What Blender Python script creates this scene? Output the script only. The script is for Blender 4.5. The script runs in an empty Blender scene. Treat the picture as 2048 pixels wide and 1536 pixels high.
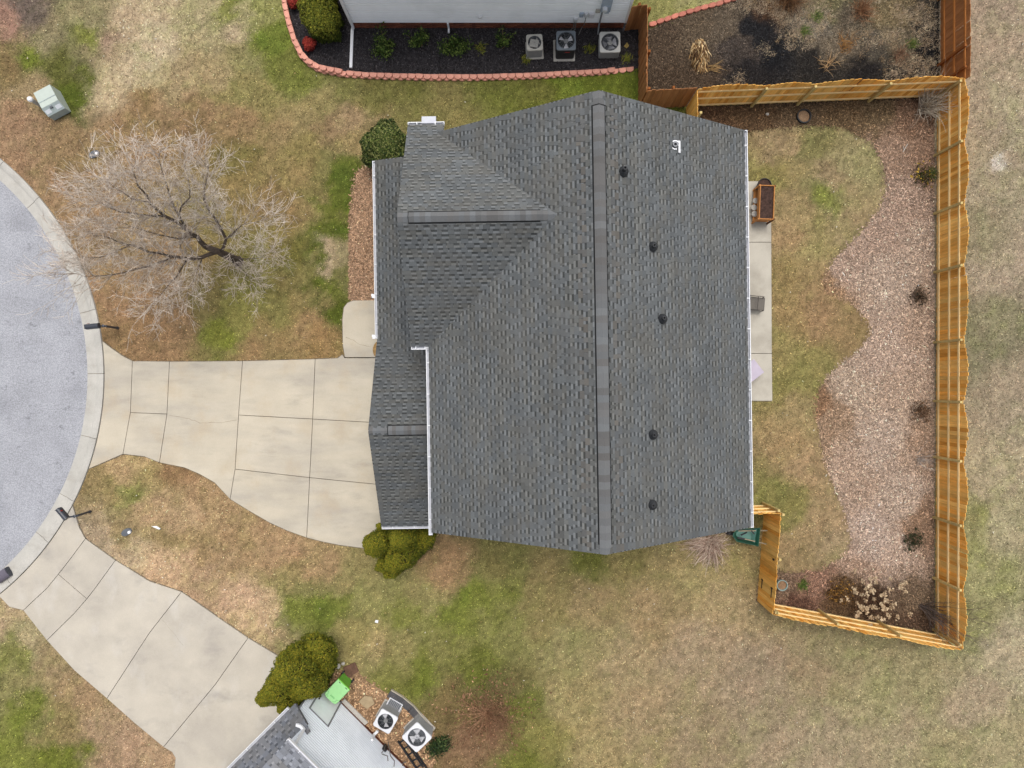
import bpy, math, random
import numpy as np
from mathutils import Vector, Matrix, Euler

random.seed(7)
rng = np.random.default_rng(7)
sc = bpy.context.scene
COL = sc.collection

# ------------------------------------------------------------------ camera, sky, sun, exposure
H = 28.4            # camera height above the ground (m)
K = 0.02            # metres per photo pixel on the ground
cam = bpy.data.cameras.new('camera')
cam.sensor_width = 36.0
cam.lens = 36.0 * 1420.0 / 2048.0
cam.clip_start = 0.5
cam.clip_end = 2000.0
cam_o = bpy.data.objects.new('camera', cam)
cam_o.location = (0, 0, H)
COL.objects.link(cam_o)
sc.camera = cam_o

SUN_EL, SUN_AZ = 71.0, 10.0      # degrees; azimuth measured from +Y towards +X
world = bpy.data.worlds.new('World')
sc.world = world
world.use_nodes = True
wn = world.node_tree
for n in list(wn.nodes):
    wn.nodes.remove(n)
w_out = wn.nodes.new('ShaderNodeOutputWorld')
w_bg = wn.nodes.new('ShaderNodeBackground')
w_sky = wn.nodes.new('ShaderNodeTexSky')
w_sky.sky_type = 'NISHITA'
w_sky.sun_disc = False
w_sky.sun_elevation = math.radians(SUN_EL)
w_sky.sun_rotation = math.radians(SUN_AZ)
w_sky.dust_density = 4.0
w_hs = wn.nodes.new('ShaderNodeHueSaturation')
w_hs.inputs['Saturation'].default_value = 0.34     # overcast: the cloud layer greys the sky
wn.links.new(w_sky.outputs[0], w_hs.inputs['Color'])
wn.links.new(w_hs.outputs[0], w_bg.inputs[0])
w_bg.inputs[1].default_value = 0.14
wn.links.new(w_bg.outputs[0], w_out.inputs[0])

sun = bpy.data.lights.new('sun', 'SUN')
sun.energy = 0.85
sun.angle = math.radians(26)
sun.color = (1.0, 0.96, 0.90)
sun_o = bpy.data.objects.new('sun', sun)
_el, _az = math.radians(SUN_EL), math.radians(SUN_AZ)
_d = Vector((math.sin(_az) * math.cos(_el), math.cos(_az) * math.cos(_el), math.sin(_el)))
sun_o.rotation_euler = _d.to_track_quat('Z', 'Y').to_euler()
sun_o.location = _d * 60
COL.objects.link(sun_o)

sc.view_settings.view_transform = 'Standard'
sc.view_settings.look = 'None'
sc.view_settings.gamma = 1.0
sc.view_settings.use_curve_mapping = False
sc.view_settings.exposure = 0.62
try:
    sc.cycles.max_bounces = 7
    sc.cycles.diffuse_bounces = 4
except Exception:
    pass


# ------------------------------------------------------------------ helpers
def lin1(c):
    c = c / 255.0
    return c / 12.92 if c <= 0.04045 else ((c + 0.055) / 1.055) ** 2.4


GAIN = 1.42     # what a level surface of albedo 1 shows under this light and exposure


def A(r, g, b, k=1.0):
    return tuple(lin1(v) / GAIN * k for v in (r, g, b))


def Anp(a):
    a = np.asarray(a, float) / 255.0
    return np.where(a <= 0.04045, a / 12.92, ((a + 0.055) / 1.055) ** 2.4) / GAIN


def W(px, py, z=0.0):
    f = (1 - z / H) * K
    return Vector(((px - 1024) * f, (768 - py) * f, z))


def W2(px, py, z=0.0):
    v = W(px, py, z)
    return (v.x, v.y)


class MB:
    """verts + faces (+ one colour per face), later linked as ONE mesh object"""
    def __init__(s):
        s.v, s.f, s.c, s.m = [], [], [], []

    def add(s, vs, fs, col=None, mi=0):
        o = len(s.v)
        s.v.extend([tuple(p) for p in vs])
        for f in fs:
            s.f.append(tuple(i + o for i in f))
            s.c.append(col)
            s.m.append(mi)

    def box(s, c, d, rz=0.0, col=None, mi=0):
        hx, hy, hz = d[0] / 2, d[1] / 2, d[2] / 2
        cs, sn = math.cos(rz), math.sin(rz)
        vs = []
        for z in (-hz, hz):
            for x, y in ((-hx, -hy), (hx, -hy), (hx, hy), (-hx, hy)):
                vs.append((c[0] + x * cs - y * sn, c[1] + x * sn + y * cs, c[2] + z))
        s.add(vs, [(3, 2, 1, 0), (4, 5, 6, 7), (0, 1, 5, 4), (1, 2, 6, 5), (2, 3, 7, 6), (3, 0, 4, 7)], col, mi)

    def obox(s, c, ax, ay, az, d, col=None, mi=0):
        c, ax, ay, az = Vector(c), Vector(ax), Vector(ay), Vector(az)
        vs = []
        for z in (-.5, .5):
            for x, y in ((-.5, -.5), (.5, -.5), (.5, .5), (-.5, .5)):
                vs.append(c + ax * (x * d[0]) + ay * (y * d[1]) + az * (z * d[2]))
        s.add(vs, [(3, 2, 1, 0), (4, 5, 6, 7), (0, 1, 5, 4), (1, 2, 6, 5), (2, 3, 7, 6), (3, 0, 4, 7)], col, mi)

    def bar(s, p, q, w, h, col=None, up=(0, 0, 1)):
        p, q = Vector(p), Vector(q)
        d = (q - p)
        L = d.length
        d.normalize()
        upv = Vector(up)
        if abs(d.dot(upv)) > .97:
            upv = Vector((1, 0, 0))
        x = d.cross(upv).normalized()
        z = x.cross(d)
        s.obox((p + q) / 2, d, x, z, (L, w, h), col)

    def prism(s, poly, z0, z1, col=None, bevel=0.0, bottom=False):
        n = len(poly)
        if area(poly) < 0:
            poly = poly[::-1]
        if bevel:
            inn = offset(poly, bevel)
            vs = [(x, y, z0) for x, y in poly] + [(x, y, z1 - bevel) for x, y in poly] + [(x, y, z1) for x, y in inn]
            fs = [tuple(range(2 * n, 3 * n))]
            for i in range(n):
                j = (i + 1) % n
                fs.append((i, j, n + j, n + i))
                fs.append((n + i, n + j, 2 * n + j, 2 * n + i))
        else:
            vs = [(x, y, z0) for x, y in poly] + [(x, y, z1) for x, y in poly]
            fs = [tuple(range(n, 2 * n))]
            for i in range(n):
                j = (i + 1) % n
                fs.append((i, j, n + j, n + i))
        if bottom:
            fs.append(tuple(reversed(range(n))))
        s.add(vs, fs, col)

    def tube(s, pts, rad, n=8, col=None, cap=True):
        pts = [Vector(p) for p in pts]
        if not hasattr(rad, '__len__'):
            rad = [rad] * len(pts)
        vs, fs = [], []
        prev = None
        for i, p in enumerate(pts):
            a = pts[max(i - 1, 0)]
            b = pts[min(i + 1, len(pts) - 1)]
            d = (b - a)
            if d.length < 1e-9:
                d = Vector((0, 0, 1))
            d.normalize()
            if prev is None:
                ref = Vector((0, 0, 1)) if abs(d.z) < .9 else Vector((1, 0, 0))
                x = d.cross(ref).normalized()
            else:
                x = (prev - d * prev.dot(d))
                x = x.normalized() if x.length > 1e-6 else d.orthogonal().normalized()
            prev = x
            y = d.cross(x)
            for k in range(n):
                t = 2 * math.pi * k / n
                vs.append(p + (x * math.cos(t) + y * math.sin(t)) * rad[i])
        for i in range(len(pts) - 1):
            for k in range(n):
                k2 = (k + 1) % n
                fs.append((i * n + k, i * n + k2, (i + 1) * n + k2, (i + 1) * n + k))
        if cap:
            fs.append(tuple(reversed(range(n))))
            fs.append(tuple(range((len(pts) - 1) * n, len(pts) * n)))
        s.add(vs, fs, col)

    def lathe(s, prof, n=20, c=(0, 0, 0), col=None):
        vs, fs = [], []
        for r, z in prof:
            for k in range(n):
                t = 2 * math.pi * k / n
                vs.append((c[0] + r * math.cos(t), c[1] + r * math.sin(t), c[2] + z))
        for i in range(len(prof) - 1):
            for k in range(n):
                k2 = (k + 1) % n
                fs.append((i * n + k, i * n + k2, (i + 1) * n + k2, (i + 1) * n + k))
        s.add(vs, fs, col)

    def disc(s, c, r, n=20, col=None):
        s.add([(c[0] + r * math.cos(2 * math.pi * k / n), c[1] + r * math.sin(2 * math.pi * k / n), c[2]) for k in range(n)],
              [tuple(range(n))], col)

    def blob(s, c, r, nu=14, nv=9, amp=0.0, seed=0, col=None):
        rr = random.Random(seed)
        ph = [(rr.uniform(0, 6.3), rr.uniform(0, 6.3)) for _ in range(3)]
        vs, fs = [], []
        for j in range(nv + 1):
            t = math.pi * j / nv
            for i in range(nu):
                p = 2 * math.pi * i / nu
                k = 1 + amp * (math.sin(3 * p + ph[0][0]) * math.sin(2 * t + ph[0][1]) + .6 * math.sin(5 * p + ph[1][0]) * math.sin(4 * t + ph[1][1]))
                vs.append((c[0] + r[0] * k * math.sin(t) * math.cos(p), c[1] + r[1] * k * math.sin(t) * math.sin(p), c[2] - r[2] * k * math.cos(t)))
        for j in range(nv):
            for i in range(nu):
                i2 = (i + 1) % nu
                fs.append((j * nu + i, j * nu + i2, (j + 1) * nu + i2, (j + 1) * nu + i))
        s.add(vs, fs, col)

    def mesh(s, name, mats, smooth=False):
        me = bpy.data.meshes.new(name)
        me.from_pydata(s.v, [], s.f)
        if any(c is not None for c in s.c):
            nl = np.empty(len(me.polygons), dtype=np.int32)
            me.polygons.foreach_get('loop_total', nl)
            cc = np.array([(c if c is not None else (1, 1, 1)) for c in s.c], dtype=np.float32)
            cc = np.concatenate([cc, np.ones((len(cc), 1), np.float32)], 1)
            at = me.color_attributes.new('Col', 'FLOAT_COLOR', 'CORNER')
            at.data.foreach_set('color', np.repeat(cc, nl, axis=0).ravel())
        if not isinstance(mats, (list, tuple)):
            mats = [mats]
        for m in mats:
            me.materials.append(m)
        if len(mats) > 1:
            me.polygons.foreach_set('material_index', np.array(s.m, np.int32))
        if smooth:
            me.polygons.foreach_set('use_smooth', np.ones(len(me.polygons), bool))
        me.update()
        return me


def np_mesh(name, verts, nper, mat, cols=None):
    """verts (N*nper,3) as N separate triangles/quads; cols (N,3)"""
    me = bpy.data.meshes.new(name)
    nv = len(verts)
    N = nv // nper
    me.vertices.add(nv)
    me.vertices.foreach_set('co', np.ascontiguousarray(verts, np.float32).ravel())
    me.loops.add(nv)
    me.loops.foreach_set('vertex_index', np.arange(nv, dtype=np.int32))
    me.polygons.add(N)
    me.polygons.foreach_set('loop_start', np.arange(0, nv, nper, dtype=np.int32))
    try:
        me.polygons.foreach_set('loop_total', np.full(N, nper, np.int32))
    except Exception:
        pass
    if cols is not None:
        at = me.color_attributes.new('Col', 'FLOAT_COLOR', 'CORNER')
        cc = np.concatenate([np.asarray(cols, np.float32), np.ones((N, 1), np.float32)], 1)
        at.data.foreach_set('color', np.repeat(cc, nper, axis=0).ravel())
    me.materials.append(mat)
    me.update()
    me.validate()
    return me


def link(name, data, parent=None):
    o = bpy.data.objects.new(name, data)
    COL.objects.link(o)
    if parent is not None:
        o.parent = parent
    return o


def mk(name, mb, mat, parent=None, smooth=False):
    return link(name, mb.mesh(name, mat, smooth), parent)


def tag(o, label=None, cat=None, group=None, kind=None):
    if label:
        o['label'] = label
    if cat:
        o['category'] = cat
    if group:
        o['group'] = group
    if kind:
        o['kind'] = kind
    return o


def thing(name, label, cat, loc=(0, 0, 0), rz=0.0, group=None):
    o = bpy.data.objects.new(name, None)
    COL.objects.link(o)
    o.empty_display_size = .3
    o.location = loc
    o.rotation_euler = (0, 0, rz)
    return tag(o, label, cat, group)


def area(p):
    return .5 * sum(p[i][0] * p[(i + 1) % len(p)][1] - p[(i + 1) % len(p)][0] * p[i][1] for i in range(len(p)))


def offset(poly, d):
    """inset a counter-clockwise polygon by d"""
    if area(poly) < 0:
        poly = poly[::-1]
    n = len(poly)
    out = []
    for i in range(n):
        p0, p1, p2 = Vector(poly[i - 1]), Vector(poly[i]), Vector(poly[(i + 1) % n])
        a = (p1 - p0).normalized()
        b = (p2 - p1).normalized()
        na, nb = Vector((-a.y, a.x)), Vector((-b.y, b.x))
        m = (na + nb)
        if m.length < 1e-4:
            m = na
        m.normalize()
        k = min(d / max(m.dot(na), .35), d * 2.2)
        out.append(tuple(p1 + m * k))
    return out


def inpoly(poly, X, Y):
    r = np.zeros(X.shape, bool)
    n = len(poly)
    for i in range(n):
        x0, y0 = poly[i]
        x1, y1 = poly[(i + 1) % n]
        if y0 == y1:
            continue
        c = (y0 > Y) != (y1 > Y)
        r ^= c & (X < (x1 - x0) * (Y - y0) / (y1 - y0) + x0)
    return r


# value noise on a lattice, for numpy colour fields
_LAT = np.random.default_rng(3).random((256, 256))


def vnoise(X, Y, s):
    x, y = X * s + 1000.0, Y * s + 1000.0
    xi, yi = np.floor(x).astype(int), np.floor(y).astype(int)
    fx, fy = x - xi, y - yi
    fx, fy = fx * fx * (3 - 2 * fx), fy * fy * (3 - 2 * fy)
    a, b = _LAT[yi % 256, xi % 256], _LAT[yi % 256, (xi + 1) % 256]
    c, d = _LAT[(yi + 1) % 256, xi % 256], _LAT[(yi + 1) % 256, (xi + 1) % 256]
    return (a * (1 - fx) + b * fx) * (1 - fy) + (c * (1 - fx) + d * fx) * fy


def fbm(X, Y, s, o=4):
    r, a, t = 0, 1.0, 0
    for k in range(o):
        r = r + a * vnoise(X + 17.3 * k, Y - 9.1 * k, s)
        t += a
        a *= .55
        s *= 2.03
    return r / t


def idw(P, X, Y, warp=.55, power=4.6):
    """inverse-distance blend of (px,py,r,g,b) samples, looked up with warped coordinates"""
    P = np.asarray(P, float)
    px = (P[:, 0] - 1024) * K
    py = (768 - P[:, 1]) * K
    C = Anp(P[:, 2:5])
    sh = X.shape
    X, Y = X.ravel(), Y.ravel()
    wx = X + warp * 2.6 * (fbm(X + 5, Y, .9) - .5) + .7 * (fbm(X, Y + 31, 3.1) - .5)
    wy = Y + warp * 2.6 * (fbm(X, Y + 50, .9) - .5) + .7 * (fbm(X + 77, Y, 3.1) - .5)
    num = np.zeros((len(X), 3))
    den = np.zeros(len(X))
    for i in range(len(P)):
        w = 1.0 / ((wx - px[i]) ** 2 + (wy - py[i]) ** 2 + .03) ** (power / 2)
        num += w[:, None] * C[i]
        den += w
    return (num / den[:, None]).reshape(sh + (3,))


# ------------------------------------------------------------------ materials
def mat(name, col=None, rough=.8, var=.12, scale=6.0, bump=0.0, bscale=60.0, attr=False, orand=0.0, col2=None,
        metal=0.0, fine=0.0, fscale=60.0, stretch=None, coords='Object', spec=.3, stains=None, translucent=False, ohue=0.0):
    m = bpy.data.materials.new(name)
    m.use_nodes = True
    nt = m.node_tree
    L, N = nt.links, nt.nodes
    b = N['Principled BSDF']
    b.inputs['Roughness'].default_value = rough
    b.inputs['Metallic'].default_value = metal
    b.inputs['Specular IOR Level'].default_value = spec
    tc = N.new('ShaderNodeTexCoord')
    vec = tc.outputs['Object']
    if coords == 'World':
        g = N.new('ShaderNodeNewGeometry')
        vec = g.outputs['Position']
    oi = None
    if orand or ohue:
        oi = N.new('ShaderNodeObjectInfo')
    if stretch:
        mp = N.new('ShaderNodeMapping')
        mp.inputs['Scale'].default_value = stretch
        L.new(vec, mp.inputs['Vector'])
        vec = mp.outputs[0]
        if oi:
            ad = N.new('ShaderNodeVectorMath')
            ad.operation = 'MULTIPLY_ADD'
            L.new(oi.outputs['Random'], ad.inputs[0])
            ad.inputs[1].default_value = (37, 53, 71)
            L.new(vec, ad.inputs[2])
            vec = ad.outputs[0]

    def noise(sc_, det=3.0):
        n = N.new('ShaderNodeTexNoise')
        n.inputs['Scale'].default_value = sc_
        n.inputs['Detail'].default_value = det
        L.new(vec, n.inputs['Vector'])
        return n.outputs['Fac']

    def mrange(sock, a, c, lo=.3, hi=.7):
        n = N.new('ShaderNodeMapRange')
        n.inputs['From Min'].default_value = lo
        n.inputs['From Max'].default_value = hi
        n.inputs['To Min'].default_value = a
        n.inputs['To Max'].default_value = c
        L.new(sock, n.inputs['Value'])
        return n.outputs[0]

    def mult(csock, fsock):
        n = N.new('ShaderNodeVectorMath')
        n.operation = 'SCALE'
        L.new(csock, n.inputs[0])
        L.new(fsock, n.inputs['Scale'])
        return n.outputs[0]

    def mixc(f, c1, c2):
        n = N.new('ShaderNodeMix')
        n.data_type = 'RGBA'
        L.new(f, n.inputs['Factor'])
        for s_, c in ((n.inputs[6], c1), (n.inputs[7], c2)):
            if isinstance(c, tuple):
                s_.default_value = (*c, 1)
            else:
                L.new(c, s_)
        return n.outputs[2]

    if attr:
        at = N.new('ShaderNodeAttribute')
        at.attribute_name = 'Col'
        c = at.outputs['Color']
    else:
        r = N.new('ShaderNodeRGB')
        r.outputs[0].default_value = (*col, 1)
        c = r.outputs[0]
    if col2 is not None:
        if ohue:
            c = mixc(mrange(oi.outputs['Random'], 0, 1, .5 - ohue, .5 + ohue), c, tuple(col2))
        else:
            c = mixc(mrange(noise(scale * .45), 0, 1), c, tuple(col2))
    if stains:
        for (scol, sscale, lo, hi, amt, sst) in stains:
            mp2 = N.new('ShaderNodeMapping')
            mp2.inputs['Scale'].default_value = sst
            L.new(vec, mp2.inputs['Vector'])
            nn = N.new('ShaderNodeTexNoise')
            nn.inputs['Scale'].default_value = sscale
            nn.inputs['Detail'].default_value = 5
            nn.inputs['Roughness'].default_value = .62
            L.new(mp2.outputs[0], nn.inputs['Vector'])
            c = mixc(mrange(nn.outputs['Fac'], 0, amt, lo, hi), c, tuple(scol))
    if var:
        c = mult(c, mrange(noise(scale), 1 - var, 1 + var))
    if fine:
        c = mult(c, mrange(noise(fscale, 2.0), 1 - fine, 1 + fine))
    if orand:
        # decorrelate from the hue random
        mm = N.new('ShaderNodeMath')
        mm.operation = 'MULTIPLY'
        mm.inputs[1].default_value = 7.31
        L.new(oi.outputs['Random'], mm.inputs[0])
        fr = N.new('ShaderNodeMath')
        fr.operation = 'FRACT'
        L.new(mm.outputs[0], fr.inputs[0])
        c = mult(c, mrange(fr.outputs[0], 1 - orand, 1 + orand, 0, 1))
    L.new(c, b.inputs['Base Color'])
    if bump:
        bn = N.new('ShaderNodeBump')
        bn.inputs['Strength'].default_value = bump
        bn.inputs['Distance'].default_value = .02
        L.new(noise(bscale, 4.0), bn.inputs['Height'])
        L.new(bn.outputs[0], b.inputs['Normal'])
    if translucent:
        b.inputs['Subsurface Weight'].default_value = 0.0
    return m


M = {}
M['lawn'] = mat('lawn_ground', attr=True, rough=1, var=.16, scale=5, fine=.30, fscale=38, bump=.5, bscale=45, coords='World', spec=.05)
M['blade'] = mat('grass_blade', attr=True, rough=.9, var=0, spec=.1)
M['leaf'] = mat('leaf', attr=True, rough=.75, var=0, spec=.15)
M['chip'] = mat('chip', attr=True, rough=.9, var=0, spec=.1)
M['asphalt'] = mat('asphalt', A(176, 177, 182), rough=.95, var=.08, scale=.8, fine=.26, fscale=24, bump=.25, bscale=90, coords='World', spec=.1,
                   stains=[(A(140, 141, 147), .55, .55, .75, .55, (1, 1, 1)), (A(118, 119, 124), 1.9, .60, .70, .55, (1, 1.4, 1)), (A(128, 128, 132), 5.5, .62, .70, .5, (1, 1, 1)), (A(196, 198, 204), 1.1, .6, .75, .5, (1, 1, 1))])
CONC = dict(rough=.9, var=.05, scale=1.3, fine=.05, fscale=35, bump=.12, bscale=50, coords='World', spec=.15, orand=.025)
M['concrete'] = mat('driveway_concrete', A(212, 201, 180),
                    stains=[(A(180, 173, 162), .42, .44, .62, .6, (.35, 1.5, 1)), (A(222, 212, 192), .8, .5, .75, .6, (.5, 1.2, 1)), (A(158, 152, 142), 1.1, .56, .72, .4, (.5, 1.6, 1)), (A(200, 180, 150), .7, .52, .7, .45, (1, 1, 1))], **CONC)
M['concrete2'] = mat('pale_grey_concrete', A(210, 201, 185),
                     stains=[(A(188, 180, 168), .45, .42, .62, .6, (1, 1, 1)), (A(219, 213, 203), .9, .55, .75, .6, (1.2, .6, 1)), (A(152, 148, 144), .7, .56, .74, .45, (.8, 1.3, 1))], **CONC)
M['curb'] = mat('curb_concrete', A(203, 199, 190), rough=.9, var=.07, scale=2.2, fine=.09, fscale=40, bump=.15, coords='World', spec=.1, orand=.03,
                stains=[(A(180, 174, 163), 1.2, .5, .7, .6, (1, 1, 1))])
M['patio'] = mat('patio_concrete', A(205, 198, 183), stains=[(A(178, 170, 156), .9, .44, .64, .7, (1, 1, 1))], **CONC)
M['joint'] = mat('joint_dirt', A(130, 119, 102), rough=1, var=.3, scale=14, coords='World')
M['shingle'] = mat('shingle', attr=True, rough=.95, var=.07, scale=1.1, stains=[(A(110, 107, 101), 1.3, .46, .62, .35, (1, 1, 1)), (A(104, 109, 113), .9, .5, .66, .25, (1, 1, 1))], fine=.10, fscale=55, spec=.12, bump=.15, bscale=150)
M['shingle_piece'] = mat('shingle_piece', A(106, 109, 111), rough=.95, var=.05, scale=3, fine=.10, fscale=55, spec=.12, orand=.13, col2=A(112, 108, 102), ohue=.5)
M['ridge'] = mat('ridge_shingle', A(127, 130, 132), rough=.95, var=.05, scale=6, fine=.08, fscale=55, spec=.12, orand=.10, col2=A(114, 112, 110), ohue=.5)
M['black'] = mat('black_vent', A(20, 21, 22), rough=.7, var=.1)
M['rubber'] = mat('dark_rubber', A(52, 54, 57), rough=.6, var=.12, scale=12)
M['white'] = mat('white_metal', (.70, .705, .72), rough=.45, var=.03, scale=3)
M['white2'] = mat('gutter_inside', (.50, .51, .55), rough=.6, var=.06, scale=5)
M['wallpaint'] = mat('siding_pale', A(205, 208, 210), rough=.7, var=.04, scale=2)
M['siding'] = mat('siding_grey', (.88, .90, .92), rough=.6, var=.035, scale=1.3, spec=.2, stains=[((.74, .76, .77), .8, .5, .7, .5, (1, 1, 1))])
M['siding2'] = mat('siding_white', (.82, .86, .91), rough=.6, var=.02, scale=1.3, spec=.2, stains=[((.62, .66, .71), .6, .5, .7, .6, (1, 1, 1))])
M['brick'] = mat('brick', A(150, 88, 62), rough=.9, var=.18, scale=14, orand=.22, bump=.3, col2=A(108, 62, 48), ohue=.5)
M['mortar'] = mat('mortar', A(168, 150, 132), rough=1, var=.1, scale=10)
M['block'] = mat('red_block', A(222, 158, 138, 1.25), rough=.95, var=.14, scale=9, fine=.12, fscale=60, orand=.10, bump=.4, bscale=45)
M['block_old'] = mat('weathered_block', A(196, 124, 106, 1.15), rough=.95, var=.2, scale=8, fine=.12, orand=.22, bump=.4, bscale=45)
PIK = dict(rough=.75, stretch=(9, 9, 1.3), scale=2.2, var=.17, fine=.08, fscale=14, spec=.2)
M['picket'] = mat('golden_picket', A(220, 152, 64, 1.4), orand=.20, col2=A(246, 198, 114, 1.25), ohue=.5, **PIK)
M['picket_dk'] = mat('brown_picket', A(172, 116, 72), orand=.12, col2=A(188, 130, 84), ohue=.5, **PIK)
M['rail'] = mat('pale_rail', A(246, 216, 156, 1.22), orand=.07, rough=.75, var=.1, scale=3, spec=.2)
M['rail_dk'] = mat('brown_rail', A(196, 128, 68), orand=.08, rough=.75, var=.12, scale=3, spec=.2)
M['post'] = mat('weathered_post', A(226, 196, 124), orand=.12, rough=.8, var=.18, scale=5, spec=.15, col2=A(206, 186, 132))
M['post_dk'] = mat('brown_post', A(150, 92, 48), orand=.1, rough=.8, var=.18, scale=5, spec=.15)
M['bark'] = mat('bark', A(100, 88, 78), rough=.95, var=.3, scale=9, bump=.6, bscale=22)
M['twig'] = mat('twig', attr=True, rough=.9, var=0, spec=.1)
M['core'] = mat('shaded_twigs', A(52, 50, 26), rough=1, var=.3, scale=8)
M['mulch_black'] = mat('black_mulch', A(58, 55, 57), rough=1, var=.3, scale=5, fine=.4, fscale=28, bump=.9, bscale=30, coords='World')
M['mulch_chip'] = mat('pinkish_mulch', A(150, 124, 104), rough=1, var=.2, scale=2.2, fine=.35, fscale=26, bump=.8, bscale=30, coords='World', col2=A(128, 98, 78))
M['bed_attr'] = mat('bed_ground', attr=True, rough=1, var=.2, scale=3, fine=.36, fscale=26, bump=.8, bscale=30, coords='World', spec=.05)
M['dirt'] = mat('dirt', A(168, 138, 108), rough=1, var=.2, scale=3, fine=.25, fscale=20, bump=.6, coords='World', col2=A(138, 106, 80))
M['soil'] = mat('potting_soil', A(78, 58, 50), rough=1, var=.35, scale=12, fine=.4, fscale=40, bump=.8)
M['planter_wood'] = mat('planter_wood', A(206, 138, 72), rough=.7, var=.12, scale=6, orand=.08)
M['planter_dark'] = mat('planter_leg', A(112, 70, 40), rough=.7, var=.12, scale=6)
M['pot'] = mat('dark_pot', A(48, 46, 46), rough=.6, var=.15)
M['pot_green'] = mat('grey_green_pot', A(140, 160, 156), rough=.6, var=.1)
M['stone'] = mat('pale_stone', A(206, 200, 190), rough=.9, var=.1, scale=12, orand=.05)
M['metal_dk'] = mat('dark_metal', A(72, 66, 62), rough=.5, var=.1, metal=.2)
M['mesh_fab'] = mat('mesh_fabric', A(122, 116, 108), rough=.9, var=.1, scale=30)
M['lilac'] = mat('lilac_cloth', A(208, 197, 212), rough=.9, var=.05, scale=5)
M['barrow'] = mat('green_tray', A(96, 142, 130), rough=.45, var=.1, scale=5, spec=.4)
M['barrow_dk'] = mat('dark_green_tray', A(36, 88, 70), rough=.5, var=.12)
M['handle'] = mat('wood_handle', A(176, 164, 138), rough=.7, var=.12)
M['ac_beige'] = mat('ac_beige', A(196, 192, 182), rough=.6, var=.05)
M['ac_grey'] = mat('ac_grey', A(205, 204, 199), rough=.6, var=.05)
M['ac_dark'] = mat('ac_slate', A(112, 120, 128), rough=.55, var=.06)
M['ac_black'] = mat('ac_black', A(40, 38, 38), rough=.6, var=.1)
M['ac_white'] = mat('ac_white', (.62, .625, .65), rough=.55, var=.04)
M['ac_side'] = mat('ac_side_grey', A(150, 150, 148), rough=.6, var=.06)
M['fan'] = mat('fan_blade', A(214, 214, 218), rough=.45, var=.05)
M['fan_silver'] = mat('fan_silver', A(150, 150, 154), rough=.35, var=.08, metal=.3)
M['hole'] = mat('fan_well', A(40, 46, 52), rough=.7, var=.1)
M['hole_lt'] = mat('fan_well_grey', A(104, 108, 114), rough=.7, var=.1)
M['red'] = mat('red_badge', A(168, 52, 46), rough=.5, var=.05)
M['bin'] = mat('lime_bin_lid', A(170, 232, 158), rough=.5, var=.04, spec=.4)
M['bin_body'] = mat('lime_bin_body', A(128, 204, 74), rough=.5, var=.06, spec=.4)
M['bin_mark'] = mat('lid_emboss', A(112, 186, 112), rough=.5, var=.05)
M['box_green'] = mat('pale_green_steel', A(203, 213, 202), rough=.5, var=.04, spec=.4)
M['box_side'] = mat('grey_green_steel', A(176, 188, 186), rough=.5, var=.05, spec=.4)
M['sticker'] = mat('white_sticker', A(228, 232, 236), rough=.5, var=.03)
M['mailbox'] = mat('mailbox_black', A(62, 66, 76), rough=.4, var=.08, spec=.5)
M['mailbox2'] = mat('mailbox_grey', A(112, 106, 118), rough=.5, var=.08)
M['meter_grey'] = mat('meter_grey', A(176, 190, 206), rough=.5, var=.05)
M['grey'] = mat('grey_plastic', A(150, 152, 156), rough=.5, var=.05)
M['cable'] = mat('grey_cable', A(120, 118, 114), rough=.6, var=.1)
M['black_pl'] = mat('black_plastic', A(38, 38, 42), rough=.5, var=.1)
M['edging'] = mat('dark_edging', A(104, 102, 104), rough=.7, var=.15, scale=10)
M['pale_edge'] = mat('pale_edge', A(200, 190, 170), rough=.8, var=.1)
M['door'] = mat('door_grey', (.86, .90, .92), rough=.5, var=.03)
M['dark_glass'] = mat('dark_glass', A(60, 66, 74), rough=.1, var=.03, spec=.6)
M['terra'] = mat('tan_paver', A(186, 164, 130), rough=.9, var=.14, scale=8)

# ------------------------------------------------------------------ plan of the ground
CX, CY = W2(-349, 752)          # centre of the turning circle
R0, R1 = 10.5, 11.17            # asphalt edge, back of kerb


def arc(a0, a1, r=R1 + .012, n=14):
    return [(CX + r * math.cos(math.radians(a0 + (a1 - a0) * i / n)), CY + r * math.sin(math.radians(a0 + (a1 - a0) * i / n))) for i in range(n + 1)]


def PX(l):
    return [W2(*p) for p in l]


SL1 = [
    arc(7.2, -19.4) + PX([(215, 922), (247, 908), (262, 825), (266, 722), (245, 711), (225, 697)]),
    PX([(266, 722), (340, 723), (335, 828), (262, 825)]),
    PX([(262, 825), (335, 828), (320, 925), (290, 913), (247, 908)]),
    PX([(340, 723), (486, 722), (478, 830), (471, 938), (461, 998), (430, 965), (400, 948), (370, 935), (320, 925), (335, 828)]),
    PX([(486, 722), (631, 718), (626, 838), (478, 830)]),
    PX([(478, 830), (626, 838), (620, 955), (471, 938)]),
    PX([(471, 938), (620, 955), (614, 1075), (575, 1061), (540, 1045), (500, 1022), (461, 998)]),
    PX([(631, 718), (660, 717), (676, 716), (685, 709), (690, 716), (737, 716), (800, 716), (800, 848), (626, 838)]),
    PX([(626, 838), (800, 848), (800, 973), (620, 955)]),
    PX([(620, 955), (800, 973), (800, 1090), (735, 1097), (680, 1090), (645, 1083), (614, 1075)]),
    PX([(690, 715), (686, 690), (685, 640), (688, 615), (695, 606), (707, 601), (800, 600), (800, 715)]),
]
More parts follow.
